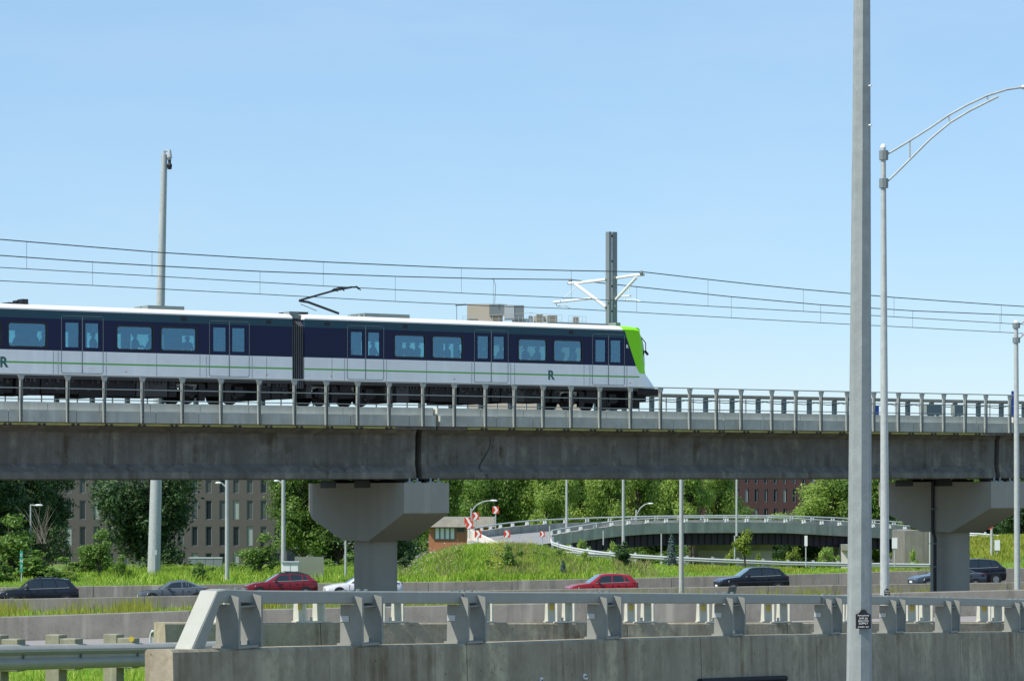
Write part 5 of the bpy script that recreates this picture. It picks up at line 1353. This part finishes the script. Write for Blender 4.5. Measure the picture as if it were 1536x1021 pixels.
for a in (('big_dark', 20, 226, 660, 125, 'dark broad tree at the left edge behind the black car', None, gL),
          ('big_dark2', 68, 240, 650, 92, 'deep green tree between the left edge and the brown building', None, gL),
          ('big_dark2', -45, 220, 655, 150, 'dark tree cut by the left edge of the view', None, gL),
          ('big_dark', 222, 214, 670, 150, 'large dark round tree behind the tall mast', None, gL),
          ('young', 14, 205, 775, 84, 'lower lighter tree under the dark ones at far left', None, gL),
          ('young', 149, 203, 795, 50, 'small light green tree left of the large dark tree', None, gL),
          ('young', 183, 201, 832, 28, 'tiny bright sapling in the grass before the large dark tree', None, gL),
          ('young', 391, 203, 801, 52, 'pointed young tree right of the lamp pole before the brown building', None, gL),
          ('bushd', 62, 203, 825, 70, 'broad dark shrub under the bare twigs at far left', None, 'bushes'),
          ('bushd', -8, 200, 838, 60, 'dark shrub at the left edge above the black car', None, 'bushes'), ('bushd', 258, 212, 838, 50, 'shrub under the right side of the large dark tree', None, 'bushes'),
          ('bushd', 470, 214, 838, 60, 'shrub behind the large metal sign back', None, 'bushes'), ('bushd', 520, 216, 828, 60, 'shrub left of the pier column', None, 'bushes'),
          ('bushd', 128, 250, 836, 52, 'dark hedge shrub at the foot of the brown building, left', None, 'bushes'), ('bushd', 160, 252, 834, 52, 'dark hedge shrub between the light green tree and the large dark tree', None, 'bushes'),
          ('bushd', 350, 252, 842, 60, 'low shrub at the building foot behind the first lamp pole', None, 'bushes'), ('bushd', 415, 250, 840, 50, 'low shrub at the right corner of the brown building', None, 'bushes'),
          ('bushd', 303, 199, 842, 34, 'dark bush in the grass below the containers', None, 'bushes'),
          ('bush', 104, 200, 846, 30, 'rounded bright bush right of the black car roof', None, 'bushes'),
          ('bushd', 75, 199, 850, 40, 'dark bush above the black car', None, 'bushes'),
          ('mid', 455, 232, 660, 90, 'tree with light edge right of the brown building', None, gL),
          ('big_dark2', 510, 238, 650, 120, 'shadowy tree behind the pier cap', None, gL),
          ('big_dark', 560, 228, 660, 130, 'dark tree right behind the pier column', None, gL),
          ('mid', 600, 240, 700, 66, 'tree half hidden by the underside of the pier cap', None, gL),
          ('slim', 608, 203, 822, 24, 'slim dark tree just right of the left pier column', None, gL),
          ('bushd', 603, 205, 838, 28, 'dark bush at the left foot of the weedy hill', None, 'bushes')): plant(*a)
for a in (('mid', 655, 292, 655, 75, 'mid green tree behind the small brick building roof'), ('light2', 700, 300, 648, 80, 'light tree just right of the pier cap'),
          ('mid', 737, 282, 668, 66, 'darker green tree behind the highest chevron sign'), ('light', 782, 284, 652, 74, 'light green tree above the left part of the ramp'),
          ('light2', 826, 280, 664, 70, 'bright tree behind the slender pole at the parapet end'), ('light', 872, 290, 648, 76, 'tall pale tree above the start of the ramp curve'),
          ('light2', 914, 282, 660, 66, 'pale tree left of the slender pole over the ramp'), ('light', 958, 286, 652, 74, 'pale tree right above the curved lamp'),
          ('mid', 996, 300, 650, 70, 'mid green tree left of the brightest lamp pole'), ('light2', 1036, 284, 660, 72, 'light tree right of the brightest lamp pole'),
          ('light', 1078, 288, 668, 62, 'light tree touching the left side of the red brick building'), ('light2', 1180, 281, 752, 70, 'low leafy tree in front of the red brick building'),
          ('light', 1243, 278, 690, 96, 'yellow green tree right of the red brick building'), ('mid', 1300, 276, 668, 84, 'green tree behind the foreground pole'),
          ('light', 1352, 284, 665, 76, 'green tree left of the right pier cap'), ('mid', 1478, 262, 655, 90, 'dark leafy tree right of the right pier'),
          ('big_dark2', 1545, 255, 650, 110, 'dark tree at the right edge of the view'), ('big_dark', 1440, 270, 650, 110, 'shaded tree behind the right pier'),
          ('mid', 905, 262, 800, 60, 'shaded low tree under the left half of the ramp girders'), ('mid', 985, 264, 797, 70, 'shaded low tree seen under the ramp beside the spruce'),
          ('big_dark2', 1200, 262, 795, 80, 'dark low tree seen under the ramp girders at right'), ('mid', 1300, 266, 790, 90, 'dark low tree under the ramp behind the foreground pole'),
          ('mid', 1150, 270, 797, 80, 'low tree behind the wide ramp pier'),
          ('mid', 1110, 300, 757, 60, 'low tree before the red brick wall, left of its pale windows')): plant(*a, None, gR)
for a in (('slim', 937.5, 203, 806, 27, 'slim dark conifer like tree on the grass before the ramp'), ('spruce', 1007.5, 206, 797, 25, 'blue green spruce beside the brightest lamp pole'),
          ('spruce', 844.5, 195.5, 839, 19, 'very small blue spruce at the foot of the weedy hill'), ('yellow', 1117, 206, 784, 33, 'young yellow green tree left of the black crossover'),
          ('yellow', 1097, 214, 815, 20, 'small yellow sapling left of the young yellow tree'), ('yellow', 1190, 215, 812, 26, 'bright yellow green sapling below the ramp girders'),
          ('bushd', 766, 198, 816, 30, 'dark leafy bush on the weedy hill below the middle chevron sign'), ('bush', 1240, 216, 822, 44, 'low green bush under the ramp right part'),
          ('bush', 1372, 216, 824, 20, 'small bush against the abutment wall'), ('bush', 916, 212, 812, 24, 'bush behind the guardrail left of the slim tree'),
          ('bush', 838, 203, 822, 26, 'bright feathery bush on the hill left of the small blue spruce'), ('bush', 880, 204, 826, 26, 'bright feathery bush on the hill right of the small blue spruce'),
          ('bush', 802, 202, 824, 34, 'brownish tall bush clump on the hilltop'), ('bush', 690, 203, 822, 26, 'low bright bush on the left crest of the hill'), ('bushd', 735, 199, 838, 24, 'low bush halfway up the weedy hill'),
          ('bush', 873, 213, 809, 30, 'bush growing under the left end of the ramp girders'), ('yellow', 1138, 215, 822, 14, 'thin sapling before the wide ramp pier')): plant(*a, None, 'small trees and bushes on the bank')
for k, o in T.items():
    assert k in first, k
# bare twigs at the left
t = thing('bare_shrub', 'leafless twiggy shrub among the dark trees at left', 'shrub', P(58, 850, 205))
mb = MB(); r = random.Random(5)
for k in range(26):
    a = P(62 + r.uniform(-8, 8), 815, 205 + r.uniform(-1, 1)); e = P(62 + r.uniform(-40, 24), 752 + r.uniform(0, 40), 205 + r.uniform(-1, 1)); mdl = a.lerp(e, .5) + Vector((0, 0, .25))
    mb.tube([a, mdl, e], [.014, .010, .005], 4, cap=False)
mb.build('branches', mat('pale twig', (.22, .19, .15), .9), t)
# far woods: one mass
r = np.random.default_rng(77); n = 60000
cx = r.uniform(-60, 75, n); cy = r.uniform(345, 375, n); top = 2.5 + 1.6 * np.sin(cx * .35) + 1.0 * np.sin(cx * .9 + 2); cz = -8 + (top + 8) * r.uniform(0, 1, n) ** .8
v, q_ = leaf_quads(np.stack([cx, cy, cz], 1), r.normal(0, .4, (n, 3)) + np.array([0, -.5, .5]), .36, r)
o = rawmesh('woods', v, q_, 'leaf_mid', r.uniform(0, 1, n)); tag(o, 'distant belt of trees closing the view behind the ramp', 'woods', kind='stuff')

def blades(name, label, pts, hmin, hmax, wd, m, seed, lean=.25, cat='grass'):
    r = np.random.default_rng(seed); n = len(pts); pts = np.array(pts); h = r.uniform(hmin, hmax, (n, 1)); a = r.uniform(0, 2 * PI, n)
    s = np.stack([np.cos(a), np.sin(a) * .3, np.zeros(n)], 1) * wd; ln = np.stack([r.normal(0, lean, n), r.normal(0, lean, n), np.ones(n)], 1) * h
    v = np.stack([pts - s, pts + s, pts + s * .7 + ln * .6, pts + ln * [1.1, 1.1, 1] , pts - s * .7 + ln * .6], 1).reshape(-1, 3)
    o = rawmesh(name, v, np.arange(n * 5).reshape(-1, 5), m, r.uniform(0, 1, n) ** 1.5); tag(o, label, cat, kind='stuff'); return o
def scatter(n, x0, x1, y0, y1, f, seed, dens=None):
    r = np.random.default_rng(seed); out = []
    while len(out) < n:
        x = r.uniform(x0, x1); y = r.uniform(y0, y1)
        if dens is None or r.uniform() < dens(x, y): out.append((x, y, f(x, y) - .03))
    return out
def clump(x, y, s=1.3): return max(0, math.sin(x * s + 1.3) * math.sin(x * s * .37 + 2) * .6 + .5)
blades('grass', 'short bright grass on the bank above the retaining wall', scatter(52000, -42, 46, 192.6, 211, ground, 1), .08, .30, .035, 'blade', 1)
blades('tall_grass', 'tall yellow green weeds in the strip between the two long walls', scatter(8000, -40, 42, 150, 166.6, ground, 2, lambda x, y: clump(x, y) ** 2.2 * (1 if y > 157 else .3)), .3, 1.15, .022, 'blade_y', 2, .14)
blades('median_grass', 'short grass in the strip between the two long walls', scatter(9000, -40, 42, 156, 166.8, ground, 12), .15, .45, .03, 'blade', 12, .2)
blades('tall_grass', 'tall green grass below the brown building and the mast', scatter(24000, -29, -8.5, 196, 214, ground, 3, lambda x, y: clump(x, y, .8) ** 1.4 * (.3 + .7 * (y > 201))), .2, .75, .03, 'blade', 3, .5)
blades('hill_weeds', 'rough mixed weeds covering the hill in front of the ramp', scatter(8000, -8, 10, 195, 209, ground, 4, lambda x, y: clump(x, y, 1.1) ** 1.5 if x < 4.5 else .12), .25, .75, .03, 'blade_dry', 4, .3)
blades('hill_weeds', 'lush green weeds covering the left side of the hill', scatter(26000, -8.5, 7, 193.5, 209, ground, 5, lambda x, y: .25 + clump(x + 2, y, .9)), .2, .65, .04, 'blade', 5, .35)
blades('hill_weeds', 'pale weeds along the guardrail foot on the bank', scatter(5000, 6, 40, 200, 208.6, ground, 6, lambda x, y: clump(x, y, .7) ** 2), .12, .35, .035, 'blade_y', 6, .3)
blades('hill_weeds', 'yellow green growth on the slope at far right', scatter(9000, 32, 48, 200, 226, ground, 8), .2, .5, .05, 'blade_y', 8, .3)
blades('grass', 'bright grass under the near guardrail', scatter(9000, -8, -3.0, 33, 46, ground, 7), .08, .24, .01, 'blade', 7, .3)
# goldenrod and daisies
for nm, lb, m, n, seed, x0, x1, sz in (('goldenrod', 'yellow goldenrod flowers dotted over the hill', 'flower', 800, 21, -3.0, 1.5, .026), ('daisies', 'white daisies scattered on the left of the hill', 'flower_w', 300, 22, -8, 0, .022)):
    r = np.random.default_rng(seed); pts = np.array(scatter(n, x0, x1, 196, 208, ground, seed, lambda x, y: clump(x + 1, y, 1.6) ** 2)); pts[:, 2] += r.uniform(.45, .95, n)
    v, q_ = leaf_quads(pts, np.tile([0, -1.0, .6], (n, 1)), sz * 1.6, r); tag(rawmesh(nm, v, q_, m), lb, 'flowers', kind='stuff')

# ------------------------------------------------------------------ cars
def carpaint(n, c): return mat(n, c, .25, coat=.45, spec=.4)
def car(kind, label, L, W, H, st, paint, loc, rz, roof=None, wins=(), ws=None, rear=None, wheelx=(.85, .78), grp='cars on the highway', rails=False):
    """local: front at -x; st = list of (x, z_low, z_belt, z_top, half width belt, half width top)"""
    t = thing('car', label, 'car', loc, rz, grp); st = [tuple(s_) for s_ in st]
    def at(x):
        xs_ = [s_[0] for s_ in st]; return [interp(x, xs_, [s_[k] for s_ in st]) for k in range(1, 6)]
    def ring(x, dy=0):
        zl, zb, zt, wb, wt = at(x)
        h = [(wb * .90, zl), (wb, zl + .16), (wb * 1.01, (zl + zb) / 2 + .05), (wb * .985, zb - .05), (wb * .95, zb), (wt, max(zb + .002, zt - .07)), (wt * .9, max(zb + .004, zt - .02)), (wt * .45, max(zb + .006, zt))]
        return [(x - L / 2, y, z) for y, z in h] + [(x - L / 2, -y, z) for y, z in h[::-1]]
    def sidept(x, f, s_, off):
        zl, zb, zt, wb, wt = at(x); y = wb * .95 + (wt - wb * .95) * f; z = zb + (max(zb + .002, zt - .07) - zb) * f
        return (x - L / 2, s_ * (y + off), z)
    xs_ = sorted(set([s_[0] for s_ in st] + [L * k / 26 for k in range(27)])); xs_ = [x for x in xs_ if st[0][0] <= x <= st[-1][0]]
    sm_ = MB()
    for x in (wheelx[0] + .62, 2.76, 3.62):
        for s_ in (-1, 1):
            q_ = at(x); y = s_ * q_[3] * 1.004
            sm_.hexa([(x - L / 2 - .012, y, .42), (x - L / 2 + .012, y, .42), (x - L / 2 + .012, y + s_ * .006, .42), (x - L / 2 - .012, y + s_ * .006, .42), (x - L / 2 - .012, y, q_[1] - .08), (x - L / 2 + .012, y, q_[1] - .08), (x - L / 2 + .012, y + s_ * .012, q_[1] - .08), (x - L / 2 - .012, y + s_ * .012, q_[1] - .08)])
    MB().loft([ring(x) for x in xs_]).build('body', paint, t, smooth=38, local=True, extra=(sm_, 'black'))
    for s_ in (-1, 1):
        pts = [sidept(wins[0][0] + .05 + (wins[-1][1] - wins[0][0] - .1) * k / 8, .03, s_, .016) for k in range(9)]
        MB().tube(pts, .014, 5).build('window_trim', 'galv_far', t, local=True)
    MB().box((-L / 2 - .02, -.26, .42), (-L / 2 + .06, .26, .54)).build('number_plate', 'sign_white', t, local=True); MB().box((-L / 2 - .01, -W * .38, .24), (-L / 2 + .25, W * .38, .36)).build('air_intake', 'black', t, local=True)
    for (x0, x1, xa, xb) in wins:      # bottom from x0..x1, top from xa..xb
        for s_ in (-1, 1):
            mb = MB(); N = 5; bot = [(x0 + (x1 - x0) * k / N, .07) for k in range(N + 1)]; tp_ = [(xa + (xb - xa) * k / N, .90) for k in range(N + 1)]
            mb.v = [sidept(x, f, s_, .008) for x, f in bot] + [sidept(x, f, s_, .008) for x, f in tp_]
            mb.f = [(k, k + 1, k + N + 2, k + N + 1) for k in range(N)]
            mb.build('side_window', 'cargl', t, local=True)
    def cross(x0, x1, name, m):
        mb = MB(); N = 6; rings = []
        for k in range(N + 1):
            x = x0 + (x1 - x0) * k / N; zl, zb, zt, wb, wt = at(x); ww = (wt * .93)
            rings.append([(x - L / 2, ww, max(zb, zt - .03) + .006), (x - L / 2, wt * .5, zt + .012), (x - L / 2, -wt * .5, zt + .012), (x - L / 2, -ww, max(zb, zt - .03) + .006)])
        mb.loft(rings, closed=False, cap=False); mb.build(name, m, t, local=True, smooth=40)
    cross(ws[0], ws[1], 'windshield', 'windsh'); cross(rear[0], rear[1], 'rear_window', 'cargl')
    if roof:
        mb = MB(); rings = []; x = ws[1]
        while x <= rear[0] + .01:
            zl, zb, zt, wb, wt = at(x); rings.append([(x - L / 2, wt * 1.0, zt - .055), (x - L / 2, wt * .9, zt - .008), (x - L / 2, wt * .45, zt + .012), (x - L / 2, -wt * .45, zt + .012), (x - L / 2, -wt * .9, zt - .008), (x - L / 2, -wt, zt - .055)]); x += (rear[0] - ws[1]) / 8
        MB().loft(rings, closed=False, cap=False).build('roof', roof, t, local=True, smooth=50)
    if rails:
        for s_ in (-1, 1):
            pts = []
            for k in range(7):
                x = ws[1] + .15 + (rear[0] - ws[1] - .4) * k / 6; zl, zb, zt, wb, wt = at(x); pts.append((x - L / 2, s_ * wt * .88, zt + (.05 if 0 < k < 6 else 0)))
            MB().tube(pts, .018, 5).build('roof_rail', 'black', t, local=True)
        mb = MB(); 
        for k in (.25, .75):
            x = ws[1] + .15 + (rear[0] - ws[1] - .4) * k; zl, zb, zt, wb, wt = at(x); mb.box((x - L / 2 - .04, -wt * .9, zt + .055), (x - L / 2 + .04, wt * .9, zt + .085))
        mb.build('cross_bar', 'black', t, local=True)
    rw_ = .34 if H > 1.55 else .32
    for x in (wheelx[0], L - wheelx[1]):
        for s_ in (-1, 1):
            y = W / 2
            ar = MB().tube([(x - L / 2, s_ * (y - .2), rw_ + .02), (x - L / 2, s_ * (y + .012), rw_ + .02)], rw_ * 1.17, 20).build('wheel_arch', 'black', t, local=True)
            wh = MB().tube([(x - L / 2, s_ * (y - .22), rw_), (x - L / 2, s_ * (y - .02), rw_), (x - L / 2, s_ * (y + .02), rw_)], [rw_, rw_, rw_ * .92], 24).build('wheel', 'tyre', t, local=True)
            MB().tube([(x - L / 2, s_ * (y + .021), rw_), (x - L / 2, s_ * (y + .03), rw_)], rw_ * .62, 16).build('rim', 'rim', wh, local=True)
    zl, zb, zt, wb, wt = at(.12)
    for s_ in (-1, 1):
        mb = MB(); z0 = at(.2)[1] - .17; mb.hexa([(.04 - L / 2, s_ * wb * .62, z0), (.55 - L / 2, s_ * W / 2 * 1.0, z0 + .03), (.55 - L / 2, s_ * W / 2 * .9, z0 + .03), (.10 - L / 2, s_ * wb * .55, z0), (.05 - L / 2, s_ * wb * .62, z0 + .11), (.6 - L / 2, s_ * W / 2 * .985, z0 + .15), (.6 - L / 2, s_ * W / 2 * .88, z0 + .15), (.12 - L / 2, s_ * wb * .55, z0 + .11)])
        mb.build('headlight', 'headl', t, local=True)
        q5 = at(L - .25); mb = MB(); zz = q5[1] - .02
        mb.hexa([(L / 2 - .42, s_ * W / 2 * .90, zz - .20), (L / 2 + .005, s_ * W / 2 * .78, zz - .18), (L / 2 + .005, s_ * W / 2 * .5, zz - .18), (L / 2 - .3, s_ * W / 2 * .6, zz - .2), (L / 2 - .38, s_ * W / 2 * 1.004, zz - .02), (L / 2 - .02, s_ * W / 2 * .86, zz - .03), (L / 2 - .02, s_ * W / 2 * .5, zz - .03), (L / 2 - .3, s_ * W / 2 * .6, zz - .02)])
        mb.build('taillight', 'tail', t, local=True)
        xm = ws[0] + (ws[1] - ws[0]) * .55 + .1; q6 = at(xm); mb = MB(); c = Vector((xm - L / 2, s_ * (q6[3] + .10), q6[1] + .08))
        mb.loft([[c + Vector((a, s_ * (-.1 + .1 * k), b)) * 1.0 for a, b in ((-.08, -.06), (.06, -.06), (.08, .05), (-.04, .08))] for k in (0, 1, 1.7)]); mb.build('mirror', paint, t, local=True, bevel=.01)
    mb = MB(); q7 = at(.1); mb.box((-L / 2 - .012, -W * .26, q7[0] + .18), (-L / 2 + .2, W * .26, q7[1] - .14)); mb.build('grille', 'black', t, local=True)
    # handles
    mb = MB(); q8 = at(L * .47)
    for x in (L * .47, L * .68):
        for s_ in (-1, 1): mb.box((x - L / 2, s_ * (W / 2 + .012) - .01, q8[1] - .16), (x - L / 2 + .18, s_ * (W / 2 + .012) + .01, q8[1] - .13))
    mb.build('door_handle', paint, t, local=True)
    return t
def suv(L, W, H, sq=0):
    w_ = W / 2
    return [(0, .38, .72, .725, w_ * .78, w_ * .70), (.12, .26, .84, .846, w_ * .90, w_ * .8), (.5, .22, .95, .958, w_ * .985, w_ * .86), (1.05, .22, 1.02, 1.03, w_, w_ * .86), (1.32, .22, 1.04, 1.07, w_, w_ * .84),
            (2.02, .22, 1.05, H - .09, w_, w_ * .76), (2.35, .22, 1.06, H - .02, w_, w_ * .75), (2.9, .22, 1.07, H, w_, w_ * .75), (L - 1.1, .22, 1.10, H - .03, w_, w_ * .74), (L - .62 + sq, .23, 1.13, H - .10, w_, w_ * .72), (L - .16, .26, 1.12, 1.16 if not sq else 1.2, w_ * .95, w_ * .72), (L - .03, .32, .98, 1.0, w_ * .9, w_ * .7), (L, .40, .80, .81, w_ * .86, w_ * .66)]
def sedan(L, W, H):
    w_ = W / 2
    return [(0, .34, .62, .625, w_ * .76, w_ * .66), (.14, .22, .72, .73, w_ * .9, w_ * .8), (.6, .19, .84, .85, w_ * .985, w_ * .86), (1.15, .19, .91, .92, w_, w_ * .84), (1.30, .19, .92, .94, w_, w_ * .84), (2.05, .19, .94, H - .07, w_, w_ * .74),
            (2.45, .19, .95, H - .005, w_, w_ * .72), (2.95, .19, .96, H, w_, w_ * .72), (L - 1.25, .19, .99, H - .09, w_, w_ * .70), (L - .62, .20, 1.01, 1.10, w_ * .98, w_ * .74), (L - .15, .24, 1.0, 1.02, w_ * .93, w_ * .74), (L - .03, .3, .86, .87, w_ * .88, w_ * .7), (L, .38, .7, .71, w_ * .84, w_ * .66)]
def at_px(px, Y, dz=0): X = (px - 768) * Y / F; return (X, Y, zh(X) + dz)
def hw(px, Y, dz=0): return at_px(px, Y, dz)
suv_w = lambda L: ((1.62, 2.72, 2.08, 2.72), (2.80, 3.55 if L < 4.6 else 3.65, 2.80, 3.50), (3.63 if L < 4.6 else 3.72, L - .55, 3.60, L - .85))
sed_w = lambda L: ((1.55, 2.68, 2.08, 2.66), (2.76, 3.50, 2.74, 3.42), (3.56, L - .80, 3.50, L - 1.25))
RZ = R(11)
car('suv', 'black SUV with a red tail lamp at the left edge of the highway', 5.05, 1.95, 1.74, suv(5.05, 1.95, 1.74), carpaint('black paint', (.008, .009, .014)), hw(57, 181, -.10), RZ, wins=suv_w(5.05), ws=(1.32, 2.1), rear=(4.1, 4.55), rails=True)
car('hatch', 'dark grey hatchback with bluish bonnet left of the red crossover', 4.45, 1.8, 1.46, sedan(4.45, 1.8, 1.46), carpaint('slate paint', (.09, .105, .12)), hw(260, 181, -.08), RZ, wins=sed_w(4.45), ws=(1.3, 2.1), rear=(3.3, 3.9))
red = carpaint('red paint', (.17, .008, .014))
car('suv', 'dark red crossover with a black roof and roof bars left of the pier', 4.55, 1.85, 1.60, suv(4.55, 1.85, 1.60), red, hw(421, 182, .13), RZ, roof=M['black'], wins=suv_w(4.55), ws=(1.32, 2.1), rear=(3.95, 4.35), rails=True)
car('sedan', 'white sedan mostly hidden behind the left pier column', 4.85, 1.84, 1.45, sedan(4.85, 1.84, 1.45), carpaint('white paint car', (.78, .78, .78)), hw(544, 180, .14), RZ, wins=sed_w(4.85), ws=(1.3, 2.1), rear=(3.7, 4.3))
car('suv', 'bright red SUV alone in front of the grassy bank', 4.5, 1.95, 1.66, suv(4.5, 1.95, 1.66, .12), carpaint('bright red paint', (.27, .008, .012)), hw(902, 183, -.30), RZ, wins=suv_w(4.5), ws=(1.32, 2.1), rear=(3.95, 4.35))
car('suv', 'black crossover with lit silver front below the young yellow tree', 4.6, 1.86, 1.66, suv(4.6, 1.86, 1.66), carpaint('dark paint', (.006, .007, .010)), hw(1127, 183, -.03), RZ, wins=suv_w(4.6), ws=(1.32, 2.1), rear=(4.0, 4.4))
car('sedan', 'blue grey sedan passing behind the right pier column', 4.7, 1.84, 1.46, sedan(4.7, 1.84, 1.46), carpaint('blue grey paint', (.05, .065, .085)), hw(1420, 180.5, .12), RZ, wins=sed_w(4.7), ws=(1.3, 2.1), rear=(3.5, 4.2))
car('suv', 'black SUV emerging right of the right pier column', 4.7, 1.9, 1.68, suv(4.7, 1.9, 1.68), carpaint('black paint two', (.009, .010, .02)), hw(1452, 187.5, .16), RZ, wins=suv_w(4.7), ws=(1.32, 2.1), rear=(4.05, 4.5))
X_ = (893 - 768) / F * 10.6
car('sedan', 'silver car roof just showing at the bottom edge of the view', 4.6, 1.8, 1.47, sedan(4.6, 1.8, 1.47), carpaint('silver paint', (.5, .51, .52)), (X_ - .35, 10.6, -2.185), R(3), wins=sed_w(4.6), ws=(1.3, 2.1), rear=(3.5, 4.2), grp='cars near the camera')
